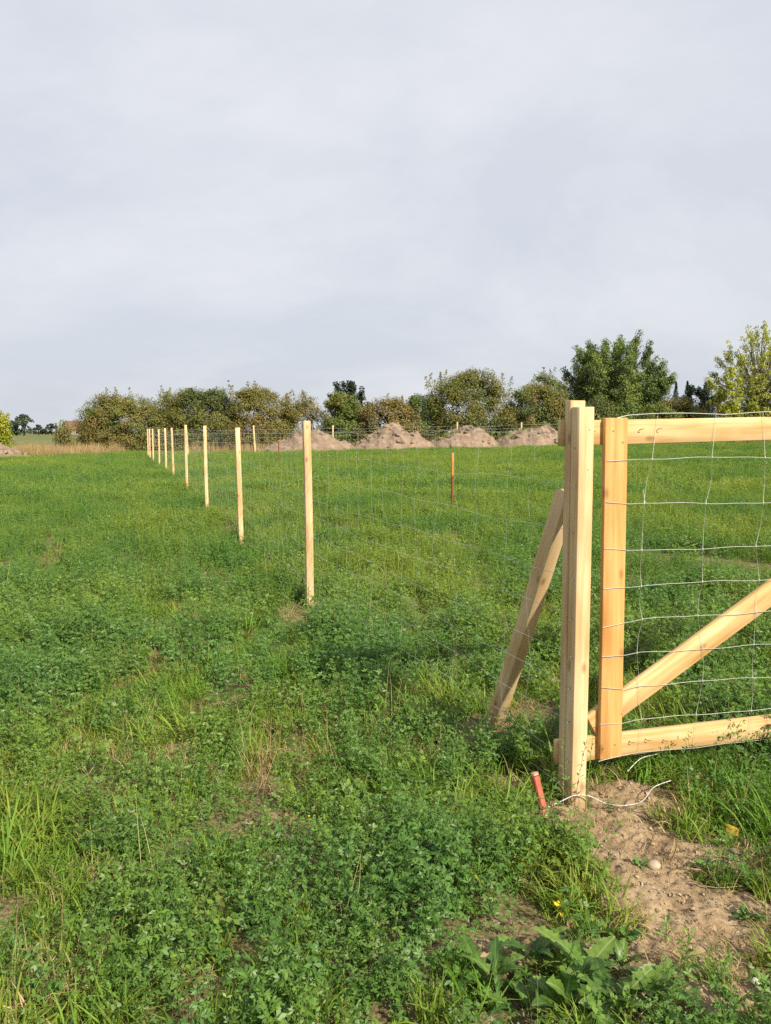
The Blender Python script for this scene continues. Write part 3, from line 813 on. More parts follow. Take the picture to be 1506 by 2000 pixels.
for (u_, v_, z_, mt) in ((0.075, .105, 1.502, 0), (0.30, .105, 1.505, 0), (0.385, .105, 1.507, 0), (0.30, .105, 0.195, 1), (0.38, .105, 0.195, 1), (0.085, .105, 0.19, 1), (0.47, .105, .18, 1)):
    nail("nail", world_pt(u_, v_ + 0.002, z_), (-Vv[0] + rng.normal(0, .15), -Vv[1], rng.normal(0, .15)), 0.026, gate, 0.0016, bend=(U[0], U[1] - 0.5, rng.uniform(-.2, .3)))
for (u_, z_) in ((0.205, 1.455), (0.213, 0.20), (0.155, 0.19), (0.24, 0.33), (0.16, 1.50)):
    nail("nail", world_pt(u_, 0.081, z_), (-Vv[0], -Vv[1], 0), 0.003, gate, 0.0020)
GL = [(1.583, 1.60), (1.388, 1.389), (1.206, 1.192), (1.014, 1.00), (0.868, 0.853), (0.721, 0.71), (0.58, 0.56), (0.438, 0.414), (0.291, 0.266), (0.150, 0.125)]
us = np.unique(np.concatenate([np.linspace(0.135, 0.26, 7), np.arange(0.26, 2.4, 0.04)]))
def gz(k, u):
    a, b = GL[k]
    z = a + (b - a) * (u - 0.24) / 0.7 + 0.003 * np.sin(u * 9 + k * 2) + 0.0015 * np.sin(u * 23 + k)
    if k == 0: z = 1.553 + 0.021 * (u - 0.15) + 0.004 + 0.010 * np.abs(np.sin((u - 0.15) * 5.6))
    if k == 9: z = z - 0.004
    return z + np.where(u < 0.24, (0.24 - u) * -0.15 * math.cos(k * 1.3), 0)
def gv(k, u):
    return np.where(u < 0.245, 0.0755, np.minimum(0.100, 0.0755 + (u - 0.245) * 0.25)) - 0.0015 * np.sin(u * 11 + k)
for k in range(len(GL)):
    z = gz(k, us); v_ = gv(k, us)
    if k == 0: v_ = v_ * 0 + 0.098; 
    P = np.array([world_pt(a, b, c) for a, b, c in zip(us, v_, z)]) - gl
    if k == 0: P = P[us > 0.16]
    v, f = tube(P, 0.00125 if k not in (0,) else 0.0016, 5)
    ob("line_wire", mesh_np("line_wire", v, f, M_WIRE2, True), gate)
for i, u0 in enumerate([0.33, 0.63, 0.925, 1.22, 1.52, 1.82, 2.12]):
    jit = rng.normal(0, 0.014, len(GL)); jit[0] = rng.normal(0, .02)
    if i == 0: jit[:4] = [0.05, 0.03, -0.005, -0.01]
    if i == 1: jit[:4] = [0.035, 0.02, 0.0, -0.005]
    pts = []
    for k in range(len(GL)):
        u1 = u0 + jit[k]; pts.append(world_pt(u1, float(gv(k, np.array(u1))) - 0.0015, float(gz(k, np.array(u1)))))
        if k < len(GL) - 1 and k != 0:
            u2 = u0 + (jit[k] + jit[k + 1]) / 2 + rng.normal(0, 0.006)
            pts.append(world_pt(u2, 0.0985, float(gz(k, np.array(u2)) + gz(k + 1, np.array(u2))) / 2))
    P = np.array(pts) - gl; PP, rr_ = [], []
    knot = [j for j in range(len(P)) if j == 0 or j % 2 == 1]
    for j in range(len(P)):
        if j in knot and 0 < j < len(P) - 1:
            for o_, r_ in ((-.006, .0008), (-.004, .0026), (.004, .0026), (.006, .0008)): PP.append(P[j] - [0, 0, o_]); rr_.append(r_)
        else: PP.append(P[j]); rr_.append(.00065)
    v, f = tube(np.array(PP), rr_, 5)
    ob("stay_wire", mesh_np("stay_wire", v, f, M_WIRE, True), gate)
# sawn-off wire end on the netting
v, f = tube(np.array([world_pt(.318, .094, 1.262), world_pt(.330, .097, 1.203)]) - gl, 0.0022, 5)
ob("wire_end", mesh_np("wire_end", v, f, M_WIRE2), gate)
for k in (0, 1, 2, 3, 4, 5, 6, 7):
    pass

# ------------------------------------------------------------------ stakes and loose wire
def rebar(x, y, h, label, name="steel_stake", cap=0.3, r=0.013, lean=0.0):
    g = float(rise(x, y))
    t = thing(name, (x, y, g), label, "stake")
    n = 24; P = np.column_stack([np.linspace(0, lean, n), np.zeros(n), np.linspace(-0.15, h * (1 - cap), n)])
    rr = r * (1 + 0.08 * (np.arange(n) % 2))
    v, f = tube(P, rr, 8); ob("shaft", mesh_np("shaft", v, f, M_RUST, True), t)
    z0, z1 = h * (1 - cap) - 0.002, h
    v, f = tube(np.array([[lean, 0, z0], [lean, 0, (z0 + z1) / 2], [lean, 0, z1 - 0.004], [lean, 0, z1], [lean, 0, z1 + 0.0005]]), [r * 1.12, r * 1.12, r * 1.12, r * 0.8, 0.0005], 8)
    ob("painted_tip", mesh_np("painted_tip", v, f, M_ORANGE, True), t)
    return t
rebar(1.195, 13.9, 1.11, "rusty steel stake with orange tip standing in the mown green", cap=0.36, r=0.021)
rebar(-4.24, 31.0, 1.11, "thin dark stake before the first earth mound", cap=0.04, r=0.020)
rebar(18.6, 45.4, 1.0, "dark stake in the grass seen beneath the gate's top rail", cap=0.05, r=0.03)

rs = thing("marker_stake", (0.615, 2.965, 0), "short red painted wooden marker stake with wire wound round it", "stake")
place_board("stake_wood", 0.026, 0.026, (0.640, 2.925, -0.06), (0.598, 2.985, 0.128), M_RED, rs, ydir=(-0.5, 0.85, 0))
place_board("cut_top", 0.0245, 0.0245, (0.598, 2.985, 0.1285), (0.5948, 2.9894, 0.143), wood_mat("pinkish_wood", (0.55, 0.33, 0.22), (0.42, 0.2, 0.12), (0.66, 0.45, 0.33), False), rs, ydir=(-0.5, 0.85, 0))
pts = []
for t in np.linspace(0, 1, 60):
    a = t * 2 * math.pi * 3.5; c = np.array([0.634, 2.934, -0.03]) + np.array([-0.012, 0.017, 0.052]) * t
    pts.append(c + np.array([math.cos(a) * 0.021, math.sin(a) * 0.021, 0]))
v, f = tube(np.array(pts) - np.array(rs.location), 0.0012, 4)
ob("wound_wire", mesh_np("wound_wire", v, f, M_WIRE, True), rs)

def loose(name, pts, r, label, mat=M_WIRE2, cat="wire"):
    P = np.array(pts, float); n = len(P); s = np.arange(n); t = np.linspace(0, n - 1, n * 8)
    # Catmull-Rom
    out = []
    for tt in t:
        i = min(int(tt), n - 2); u = tt - i
        p0, p1, p2, p3 = P[max(i - 1, 0)], P[i], P[i + 1], P[min(i + 2, n - 1)]
        out.append(0.5 * ((2 * p1) + (-p0 + p2) * u + (2 * p0 - 5 * p1 + 4 * p2 - p3) * u * u + (-p0 + 3 * p1 - 3 * p2 + p3) * u ** 3))
    out = np.array(out); base = out[0].copy(); base[2] = 0
    v, f = tube(out - base, r, 6)
    o = ob(name, mesh_np(name, v, f, mat, True), loc=base); tag(o, label, cat); return o
loose("loose_wire", [(a_, b_, max(c_, float(height(a_, b_)) + 0.008 + c_ * 0.5)) for a_, b_, c_ in [(0.628, 2.915, 0.030), (0.69, 2.93, 0.050), (0.75, 2.955, 0.062), (0.81, 2.965, 0.055), (0.88, 2.95, 0.030), (0.96, 2.945, 0.020), (1.03, 2.975, 0.030), (1.09, 3.03, 0.060), (1.17, 3.06, 0.075)]], 0.0020,
      "loose galvanised wire running from the red stake past the gate post")
loose("hanging_wire", [(1.03, 3.18, 0.06), (1.10, 3.22, 0.10), (1.20, 3.26, 0.11), (1.30, 3.30, 0.17), (1.40, 3.32, 0.20), (1.55, 3.36, 0.21)], 0.0020,
      "wire end curling through the grass beneath the gate's bottom rail")
loose("pale_twig", [(0.60, 2.17, 0.035), (0.622, 2.14, 0.03), (0.628, 2.11, 0.028), (0.65, 2.07, 0.022)], 0.003, "bent whitish twig lying above the dandelion leaves", M_TWIG, "twig")
loose("grass_stalk", [(1.00, 2.44, 0.012), (1.08, 2.40, 0.018), (1.16, 2.39, 0.03)], 0.0012, "thin straw stalk lying on the bare earth", M_TWIG, "stalk")
loose("coiled_stalk", [(1.09, 2.40, 0.02), (1.07, 2.45, 0.06), (1.12, 2.48, 0.07), (1.18, 2.45, 0.05), (1.19, 2.40, 0.02)], 0.0014, "curled grass stalk arching at the edge of the bare earth", M_TWIG, "stalk")

def pebble(name, x, y, rx, ry, rz, label, mat=M_STONE, seed=0, cat="stone"):
    r = np.random.default_rng(seed)
    th = np.linspace(0.0, np.pi, 9); ph = np.linspace(0, 2 * np.pi, 14, endpoint=False)
    T, Pp = np.meshgrid(th, ph, indexing='ij')
    n = 1 + 0.16 * (fbm(T * 1.3 + seed, np.cos(Pp) * 1.3 + seed, 1.5, 2, seed) - 0.5) * 2
    V = np.stack([rx * np.sin(T) * np.cos(Pp) * n, ry * np.sin(T) * np.sin(Pp) * n, rz * np.cos(T) * n], -1).reshape(-1, 3)
    i = np.arange(8)[:, None] * 14; j = np.arange(14)[None]; k = (j + 1) % 14
    F = np.stack([i + j, i + 14 + j, i + 14 + k, i + k], -1).reshape(-1, 4)
    o = ob(name, mesh_np(name, V, F, mat, True), loc=(x, y, float(height(x, y)) + rz * 0.55), rot=(0, 0, r.uniform(0, 3)))
    return tag(o, label, cat)
pebble("stone", 0.925, 2.545, 0.027, 0.021, 0.016, "rounded brown stone on the bare earth beside a small leaf", seed=3)
pebble("stone", 1.00, 1.955, 0.016, 0.012, 0.010, "pale stone near the bottom corner by dead leaves", plain_mat("pale_stone", (.5, .46, .4), (.66, .62, .55), 30), seed=5)
pebble("stone", 1.245, 2.63, 0.024, 0.012, 0.010, "dark flat stone below the yellow fallen leaf", seed=9)
pebble("stone", 0.70, 1.93, 0.036, 0.016, 0.012, "smooth elongated buff stone among dandelion leaves", plain_mat("buff_stone", (.36, .27, .17), (.5, .4, .28), 25), seed=12)
pebble("stone", 0.545, 2.36, 0.010, 0.008, 0.007, "small pale pebble beside the grass verge", plain_mat("pale_pebble", (.45, .40, .30), (.6, .54, .42), 40), seed=14)
pebble("stone", 0.975, 2.10, 0.009, 0.008, 0.006, "tiny pale pebble on the lower bare earth", seed=16)

# ------------------------------------------------------------------ broad-leaved weeds, each leaf a part
def weed_leaf(name, L, W, lobes, arch, mat, seed, rows=11, stalk=0.18, round_tip=1.0):
    r = np.random.default_rng(seed)
    t = np.linspace(0, 1, rows)
    prof = np.where(t < stalk, 0.10, np.sin(np.pi * np.clip((t - stalk) / (1 - stalk), 0, 1) ** round_tip) ** 0.75 + 0.04)
    prof[-1] = 0.02
    if lobes: prof *= np.where((np.arange(rows) % 2) == 1, 1.0, 0.34 + 0.40 * t)
    prof *= 1 + r.normal(0, 0.13, rows)
    ang = arch[0] + (arch[1] - arch[0]) * t
    step = L / (rows - 1)
    X = np.concatenate([[0], np.cumsum(np.cos(ang[:-1]) * step)]); Z = np.concatenate([[0], np.cumsum(np.sin(ang[:-1]) * step)])
    V = []
    for i in range(rows):
        w = W * 0.5 * prof[i]; back = 0.25 * w if lobes and i % 2 else 0
        wv = 0.15 * w * math.sin(i * 1.9 + seed)
        for sgn in (-1, 0, 1):
            V.append([X[i] - back * abs(sgn), sgn * w, Z[i] + (0.30 * w if sgn else 0) + sgn * wv])
    F = []
    for i in range(rows - 1):
        for j in (0, 1):
            F.append([i * 3 + j, i * 3 + j + 1, i * 3 + 4 + j, i * 3 + 3 + j])
    return mesh_np(name, np.array(V), np.array(F), mat, True)

def weed_mat(name, c, vein):
    m, n, l = new_mat(name)
    out = n.new('ShaderNodeOutputMaterial'); p = n.new('ShaderNodeBsdfPrincipled'); p.inputs['Roughness'].default_value = 0.42
    p.inputs['Specular IOR Level'].default_value = 0.4
    tc = n.new('ShaderNodeTexCoord'); oi = n.new('ShaderNodeObjectInfo')
    sp = n.new('ShaderNodeSeparateXYZ'); l.new(tc.outputs['Object'], sp.inputs[0])
    ab = n.new('ShaderNodeMath'); ab.operation = 'ABSOLUTE'; l.new(sp.outputs['Y'], ab.inputs[0])
    mr = n.new('ShaderNodeMapRange'); mr.inputs['From Min'].default_value = 0.0008; mr.inputs['From Max'].default_value = 0.0028
    mr.inputs['To Min'].default_value = 1; mr.inputs['To Max'].default_value = 0
    l.new(ab.outputs[0], mr.inputs['Value'])
    no = n.new('ShaderNodeTexNoise'); no.inputs['Scale'].default_value = 60; l.new(tc.outputs['Object'], no.inputs['Vector'])
    r = ramp(n, [(0.3, tuple(a * 0.75 for a in c)), (0.7, tuple(a * 1.2 for a in c))]); l.new(no.outputs['Fac'], r.inputs[0])
    mxx = n.new('ShaderNodeMix'); mxx.data_type = 'RGBA'; mxx.inputs['B'].default_value = (*vein, 1)
    l.new(mr.outputs[0], mxx.inputs[0]); l.new(r.outputs[0], mxx.inputs['A'])
    hs = n.new('ShaderNodeHueSaturation'); l.new(mxx.outputs['Result'], hs.inputs['Color'])
    m2 = n.new('ShaderNodeMapRange'); m2.inputs['To Min'].default_value = 0.7; m2.inputs['To Max'].default_value = 1.35
    l.new(oi.outputs['Random'], m2.inputs['Value']); l.new(m2.outputs[0], hs.inputs['Value'])
    m3 = n.new('ShaderNodeMapRange'); m3.inputs['To Min'].default_value = 0.515; m3.inputs['To Max'].default_value = 0.475
    l.new(oi.outputs['Random'], m3.inputs['Value']); l.new(m3.outputs[0], hs.inputs['Hue'])
    l.new(hs.outputs[0], p.inputs['Base Color'])
    t = n.new('ShaderNodeBsdfTranslucent'); l.new(hs.outputs[0], t.inputs['Color'])
    ms = n.new('ShaderNodeMixShader'); ms.inputs[0].default_value = 0.33
    l.new(p.outputs[0], ms.inputs[1]); l.new(t.outputs[0], ms.inputs[2])
    bp = n.new('ShaderNodeBump'); bp.inputs['Strength'].default_value = 0.4; bp.inputs['Distance'].default_value = 0.003
    l.new(no.outputs['Fac'], bp.inputs['Height']); l.new(bp.outputs[0], p.inputs['Normal'])
    l.new(ms.outputs[0], out.inputs['Surface'])
    return m
M_DAND = weed_mat("dandelion_leaf", (0.080, 0.168, 0.028), (0.17, 0.24, 0.085))
M_DOCK = weed_mat("dock_leaf", (0.065, 0.175, 0.028), (0.20, 0.30, 0.10))
M_LIGHT = weed_mat("light_leaf", (0.13, 0.24, 0.035), (0.24, 0.33, 0.10))
M_DEAD = weed_mat("dead_leaf", (0.26, 0.13, 0.055), (0.34, 0.20, 0.10))
M_YELLOW = weed_mat("yellow_leaf", (0.62, 0.36, 0.05), (0.66, 0.44, 0.12))
M_PETAL = weed_mat("yellow_petal", (0.75, 0.62, 0.03), (0.75, 0.62, 0.05))
DAND = [weed_leaf("leaf", 0.135 + 0.012 * (s % 3), 0.040 + 0.007 * (s % 3), True, (R(a), R(b)), M_DAND, s, 15 + 2 * (s % 3)) for s, (a, b) in enumerate([(55, -25), (35, -30), (75, 10), (20, -10), (65, -40), (45, 5), (85, -15)])]
DOCK = [weed_leaf("leaf", 0.12, 0.040, False, (R(a), R(b)), M_DOCK, s + 10, 9) for s, (a, b) in enumerate([(65, -10), (45, -35), (80, 20)])]
LANC = [weed_leaf("leaf", 0.045, 0.014, False, (R(a), R(b)), M_LIGHT, s + 20, 6, 0.1) for s, (a, b) in enumerate([(45, -10), (25, -30), (60, 20)])]

def rosette(name, x, y, n, leaves, scale, label, cat, lean=0.0, first=0.0):
    t = thing(name, (x, y, float(height(x, y)) + 0.002), label, cat)
    for i in range(n):
        o = ob("leaf", leaves[int(rng.integers(len(leaves)))], t)
        o.rotation_euler = (rng.normal(0, 0.25), rng.normal(0, 0.18) + lean, first + i * 2.4 + rng.normal(0, 0.25))
        s = scale * rng.uniform(0.7, 1.2); o.scale = (s, s * rng.uniform(0.85, 1.2), s)
        o.location = (rng.normal(0, .006), rng.normal(0, .006), 0)
    return t
WEEDS = [(0.30, 1.96, 9, 1.05, "dandelion rosette at the bottom edge, leftmost of the dandelion cluster"), (0.41, 2.035, 9, 0.95, "dandelion rosette with upright leaves just below the pale twig's foot"),
         (0.53, 1.975, 10, 1.15, "largest dandelion rosette in the middle of the bottom cluster"), (0.655, 2.02, 8, 0.9, "dandelion rosette at the right of the cluster by the pale twig"),
         (0.46, 1.87, 9, 1.1, "dandelion rosette at the bottom edge below the cluster's middle"), (0.60, 1.88, 8, 1.1, "dandelion rosette beside the elongated buff stone"),
         (0.36, 1.85, 7, 0.9, "small dandelion rosette cut by the bottom edge"), (0.69, 1.87, 6, 0.95, "dandelion rosette with broad leaves at the bottom edge, right of the buff stone")]
for (x, y, n, s, lab) in WEEDS: rosette("dandelion", x, y, n + 5, DAND, s * 0.92, lab, "dandelion")
DOCKS = [(-0.60, 2.62, 8, 1.0, "broad-leaved dock rosette in the lower left meadow"), (-0.40, 2.68, 7, 0.9, "glossy dock rosette beside a dead tuft in the lower left meadow"), (-0.85, 5.65, 8, 1.2, "pale-ribbed dock plant in the grass left of the first single post"),
         (-0.55, 5.5, 7, 1.1, "dock plant with long leaves just below the first single post"), (0.55, 2.47, 5, 0.6, "small plantain rosette on the verge by the pale pebble"), (0.30, 2.72, 6, 0.6, "small plantain rosette in the grass below the red stake"),
         (0.62, 2.24, 7, 0.75, "leafy plantain clump just above the pale twig"), (0.70, 2.14, 6, 0.7, "leafy plantain clump at the right of the pale twig"), (1.10, 2.50, 9, 0.8, "dark weed clump on the edge of the bare earth under the stone's row"),
         (1.20, 2.44, 8, 0.75, "dark weed clump at the photo's edge beside the bare earth"), (1.10, 2.24, 8, 0.65, "weed clump hugging the lower edge of the bare earth"), (1.03, 1.90, 7, 0.8, "weed clump in the bottom corner beyond the dead leaves"),
         (-0.15, 1.98, 7, 0.8, "dock rosette at the bottom of the meadow under two yellow buds"), (-0.95, 2.05, 7, 0.7, "dock rosette in the bottom corner of the meadow"), (-0.5, 2.15, 6, 0.7, "dock rosette among grass near the bottom edge"),
         (0.74, 3.45, 7, 0.8, "dark leafy weed between the gate post and its prop"), (0.885, 2.555, 3, 0.45, "single upright plantain leaf pair beside the rounded stone")]
for (x, y, n, s, lab) in DOCKS: rosette("dock_plant", x, y, n + 4, DOCK, s * 0.78, lab, "weed")

def stem_weed(name, x, y, h, n, leaves, scale, label, lean=(0, 0), mat=M_LIGHT):
    t = thing(name, (x, y, float(height(x, y))), label, "weed")
    P = np.column_stack([lean[0] * np.linspace(0, 1, 6) ** 1.5, lean[1] * np.linspace(0, 1, 6) ** 1.5, np.linspace(0, h, 6)])
    v, f = tube(P, np.linspace(0.0018, 0.0008, 6), 5); ob("stem", mesh_np("stem", v, f, mat, True), t)
    for i in range(n):
        k = 0.15 + 0.85 * i / (n - 1)
        o = ob("leaf", leaves[int(rng.integers(len(leaves)))], t)
        o.location = (lean[0] * k ** 1.5, lean[1] * k ** 1.5, h * k); o.rotation_euler = (rng.normal(0, .25), rng.normal(0, .25), i * 2.4 + rng.normal(0, .3))
        s = scale * rng.uniform(.8, 1.25) * (1.15 - 0.5 * k); o.scale = (s, s, s)
    return t
stem_weed("leafy_seedling", 0.815, 2.12, 0.085, 14, LANC, 0.75, "upright narrow-leaved seedling alone on the lower bare earth")
stem_weed("branching_weed", 0.80, 1.95, 0.13, 22, LANC, 0.95, "light green branching weed right of the dandelion cluster", (0.02, 0.02))
stem_weed("branching_weed", 0.86, 1.90, 0.11, 18, LANC, 0.9, "light green weed leaning right at the bottom edge", (0.04, 0.0))
stem_weed("branching_weed", 0.755, 1.88, 0.10, 18, LANC, 0.9, "short light green weed at the bottom edge by the buff stone", (-0.01, 0.01))
stem_weed("tall_weed", 0.79, 2.93, 0.30, 20, LANC, 0.55, "thin feathery weed growing up against the gate post's foot", (0.03, 0.04))
stem_weed("tall_weed", 0.715, 2.99, 0.27, 18, LANC, 0.5, "feathery weed climbing the shaded side of the gate post", (-0.01, 0.0))
stem_weed("tall_weed", 0.555, 3.74, 0.24, 16, LANC, 0.6, "feathery weed at the foot of the leaning prop", (0.0, -0.02), M_DOCK)
stem_weed("tall_weed", 0.28, 3.25, 0.26, 22, LANC, 0.7, "tall leafy weed in the dark grass left of the red stake", (0.03, 0.0), M_DOCK)
stem_weed("tall_weed", -0.64, 6.38, 0.26, 12, LANC, 0.8, "dark sprig before the foot of the first single post", (0, 0), M_DOCK)

DEADL = [weed_leaf("dead_leaf", 0.055, 0.022, False, (R(30), R(-50)), M_DEAD, 41, 7, 0.05), weed_leaf("dead_leaf", 0.06, 0.02, True, (R(50), R(-70)), M_DEAD, 43, 8, 0.05)]
def fallen(x, y, s, me, mat, label, rz, tilt=0.3):
    m2 = me.copy(); m2.materials.clear(); m2.materials.append(mat)
    o = ob("fallen_leaf", m2, loc=(x, y, float(height(x, y)) + 0.012), rot=(tilt, -0.3, rz)); o.scale = (s, s, s)
    tag(o, label, "leaf")
yl = weed_leaf("fallen_leaf", 0.055, 0.050, False, (R(40), R(-30)), M_YELLOW, 51, 8, 0.02)
fallen(1.262, 2.735, 1.0, yl, M_YELLOW, "bright orange-yellow fallen leaf on the earth near the photo's edge", 0.3)
fallen(0.545, 2.19, 1.1, DEADL[0], M_DEAD, "curled brown dead leaf beside the pale twig", 1.0)
fallen(0.50, 2.17, 1.0, DEADL[1], M_DEAD, "dry brown leaf in straw left of the pale twig", 2.4)
fallen(1.03, 1.975, 1.2, DEADL[0], M_DEAD, "reddish dead leaf pointing up in the bottom corner", 1.8, 0.6)
fallen(0.62, 1.94, 1.1, DEADL[0], M_DEAD, "brown dead leaf lying across the buff stone's end", 0.1)
fallen(0.625, 2.20, 0.8, DEADL[0], M_DEAD, "tan dead leaf among plantain above the pale twig", 1.5, 0.7)
fallen(-1.27, 3.62, 0.9, yl, M_YELLOW, "yellowed leaf in the alfalfa at the left of the meadow", 2.0)
fallen(-0.45, 2.60, 0.6, DEADL[0], M_DEAD, "small reddish leaf among the dock leaves at lower left", 2.0)
PET = weed_leaf("petal", 0.018, 0.009, False, (R(70), R(20)), M_PETAL, 61, 5, 0.02)
def flower(x, y, h, s, label):
    t = thing("yellow_flower", (x, y, float(height(x, y))), label, "flower")
    v, f = tube([[0, 0, 0], [0.004, 0, h / 2], [0, 0, h]], 0.0009, 4); ob("stem", mesh_np("stem", v, f, M_LIGHT), t)
    for i in range(5):
        o = ob("petal", PET, t); o.location = (0, 0, h); o.rotation_euler = (0, 0.0, i * 1.257); o.scale = (s, s, s)
flower(0.535, 2.275, 0.035, 1.5, "yellow flower above the pale twig at the edge of the verge")
flower(0.545, 2.255, 0.02, 0.9, "smaller yellow flower right below the yellow flower of the verge")
for (x, y, l_) in ((-0.035, 2.02, "upper yellow bud in the bottom meadow above a dock rosette"), (-0.03, 1.975, "lower yellow bud in the bottom meadow above a dock rosette"), (-0.28, 2.72, "yellow speck of a flower in the middle meadow"), (-0.72, 3.3, "tiny yellow flower in the left alfalfa"), (0.02, 2.6, "tiny yellow flower in the grass right of centre")):
    flower(x, y, 0.10, 0.55, l_)

# ------------------------------------------------------------------ earth mounds
ML = ["long earth mound behind the first fence panel, leftmost of the row", "broad earth mound with dark clods, second in the row", "earth mound with a grassy left shoulder, third in the row",
      "low earth mound next to the gate post, last in the row", "earth mound cut by the photo's left edge"]
C_TUFT = C_DRY
for (cx, cy, a, b, h, sd_), lab in zip(MOUNDS, ML):
    nr, na = 40, 96
    rr = np.linspace(0, 1, nr) ** 0.85; ph = np.linspace(0, 2 * np.pi, na, endpoint=False)
    RR, PH = np.meshgrid(rr, ph, indexing='ij')
    X = RR * np.cos(PH) * a * (1 + 0.10 * np.sin(PH * 3 + sd_)); Y = RR * np.sin(PH) * b
    d = np.sqrt((X / a) ** 2 + (Y / b) ** 2)
    Z = h * 1.10 * np.clip(1 - d ** 1.7, 0, 1) * (1 + 0.28 * np.sin(PH + sd_) * d)
    edge = np.clip((1 - RR) * 5, 0, 1)
    Z *= 0.45 + 1.05 * fbm(X, Y, 0.75, 3, sd_)
    Z += edge * ((np.abs(fbm(X, Y, 2.0, 4, sd_ + 1) - 0.5) * -0.7 + 0.12) + (fbm(X, Y, 5, 3, sd_ + 2) - 0.5) * 0.26)
    g = rise(X + cx, Y + cy)
    Z = np.where(RR > 0.985, -0.15, Z) + g - float(rise(cx, cy))
    X = X + (fbm(X, Z * 3, 3, 2, sd_ + 3) - 0.5) * 0.25 * edge
    i = np.arange(nr - 1)[:, None] * na; j = np.arange(na)[None]; k = (j + 1) % na
    F = np.stack([i + j, i + na + j, i + na + k, i + k], -1).reshape(-1, 4)
    me = mesh_np("soil_mound", np.stack([X, Y, Z], -1).reshape(-1, 3), F, M_MOUND, False)
    m = thing("soil_mound", (cx, cy, float(rise(cx, cy))), lab, "earth mound", "dug earth mounds")
    ob("heap", me, m)
    cq = Q()
    r = np.random.default_rng(sd_)
    for _ in range(70):      # clods tumbled on the slopes
        t = r.integers(0, nr * na); p = np.stack([X, Y, Z], -1).reshape(-1, 3)[t]
        if p[2] < 0: continue
        s = r.uniform(0.05, 0.16)
        V = np.array([[-1, -1, -.6], [1, -1, -.6], [1, 1, -.6], [-1, 1, -.6], [-.7, -.7, .7], [.7, -.7, .7], [.7, .7, .7], [-.7, .7, .7]]) * r.uniform(.6, 1.2, (8, 3)) * s + p
        cq.add(V, [[0, 3, 2, 1], [4, 5, 6, 7], [0, 1, 5, 4], [1, 2, 6, 5], [2, 3, 7, 6], [3, 0, 4, 7]])
    tag(ob("clods", cq.mesh("clods", M_MOUND), m), kind='stuff')
    tq = Q()
    for _ in range(40 if sd_ in (15, 22) else 10):
        px = r.normal(-0.35 * a, 0.22 * a); k_ = np.argmin((X.ravel() - px) ** 2 + (Y.ravel() - r.uniform(-0.6 * b, 0.1)) ** 2)
        p = np.array([X.ravel()[k_], Y.ravel()[k_], Z.ravel()[k_] - 0.02])
        for _2 in range(6): blade(tq, r, p + r.normal(0, .05, 3) * [1, 1, 0], r.uniform(.12, .35), r.uniform(0, 6.28), r.uniform(.4, 1.8), 0.02)
    tag(ob("grass_tufts", tq.mesh("grass_tufts", M_GRASS), m), kind='stuff')

# ------------------------------------------------------------------ hedge shrubs and trees
M_CROWN = leaf_mat("crown_leaf", (0, 0, 0), (0, 0, 0), 0.3, 0.55, 0.25, vcol='leafcol', var=0.3)
def crown_mesh(name, centers, radii, per, size, cols, r, upright=0.0, aspect=0.62):
    mid = centers.mean(0) * [1, 1, 0.7]
    """leaf rhombi clustered round clump centres; each clump draws its own colour"""
    n = len(centers)
    k = np.repeat(np.arange(n), per)
    N_ = len(k)
    d = r.normal(0, 1, (N_, 3)); d /= np.linalg.norm(d, axis=1)[:, None]
    rad = radii[k] * r.uniform(0.15, 1.0, N_) ** 0.6
    P = centers[k] + d * rad[:, None] * [1, 1, 0.85]
    ax = r.normal(0, 1, (N_, 3)); ax[:, 2] += upright; ax /= np.linalg.norm(ax, axis=1)[:, None]
    o_ = P - mid; o_ /= np.linalg.norm(o_, axis=1)[:, None] + 1e-9
    ref = 0.5 * d + 1.1 * o_ + r.normal(0, 0.45, (N_, 3)) + [0, 0, 0.25]
    s = np.cross(ax, ref); s /= np.linalg.norm(s, axis=1)[:, None] + 1e-9
    L = size * r.uniform(0.6, 1.4, N_)
    V = np.stack([P - ax * L[:, None] * .5, P + s * (L * aspect * .5)[:, None], P + ax * L[:, None] * .5, P - s * (L * aspect * .5)[:, None]], 1)
    F = np.arange(N_ * 4).reshape(-1, 4)
    me = mesh_np(name, V.reshape(-1, 3), F, M_CROWN)
    cols = np.array(cols); pick = r.choice(len(cols), n, p=None)
    fld = fbm(centers[:, 0] * 0.5 + 50, centers[:, 2] * 0.6 + centers[:, 1] * 0.3, 1.0, 3, int(r.integers(999))) 
    pick = np.clip(((fld - 0.28) / 0.44 * len(cols)).astype(int), 0, len(cols) - 1)
    cc = (0.7 * cols[pick] + 0.3 * cols.mean(0)) * r.uniform(0.88, 1.12, (n, 1))
    C = cc[k] * r.uniform(0.85, 1.15, (N_, 1))
    sw = r.uniform(size=N_) < 0.08; C[sw] = cols[r.integers(0, len(cols), sw.sum())]
    a = me.attributes.new('leafcol', 'FLOAT_COLOR', 'FACE')
    a.data.foreach_set('color', np.column_stack([C, np.ones(N_)]).astype(np.float32).ravel())
    return me

OLIVE, RUST, GREEN, DARK = (0.185, 0.180, 0.048), (0.225, 0.175, 0.062), (0.140, 0.190, 0.045), (0.075, 0.105, 0.036)
LIME, BROWNG, GREY = (0.36, 0.38, 0.03), (0.205, 0.178, 0.06), (0.21, 0.215, 0.12)

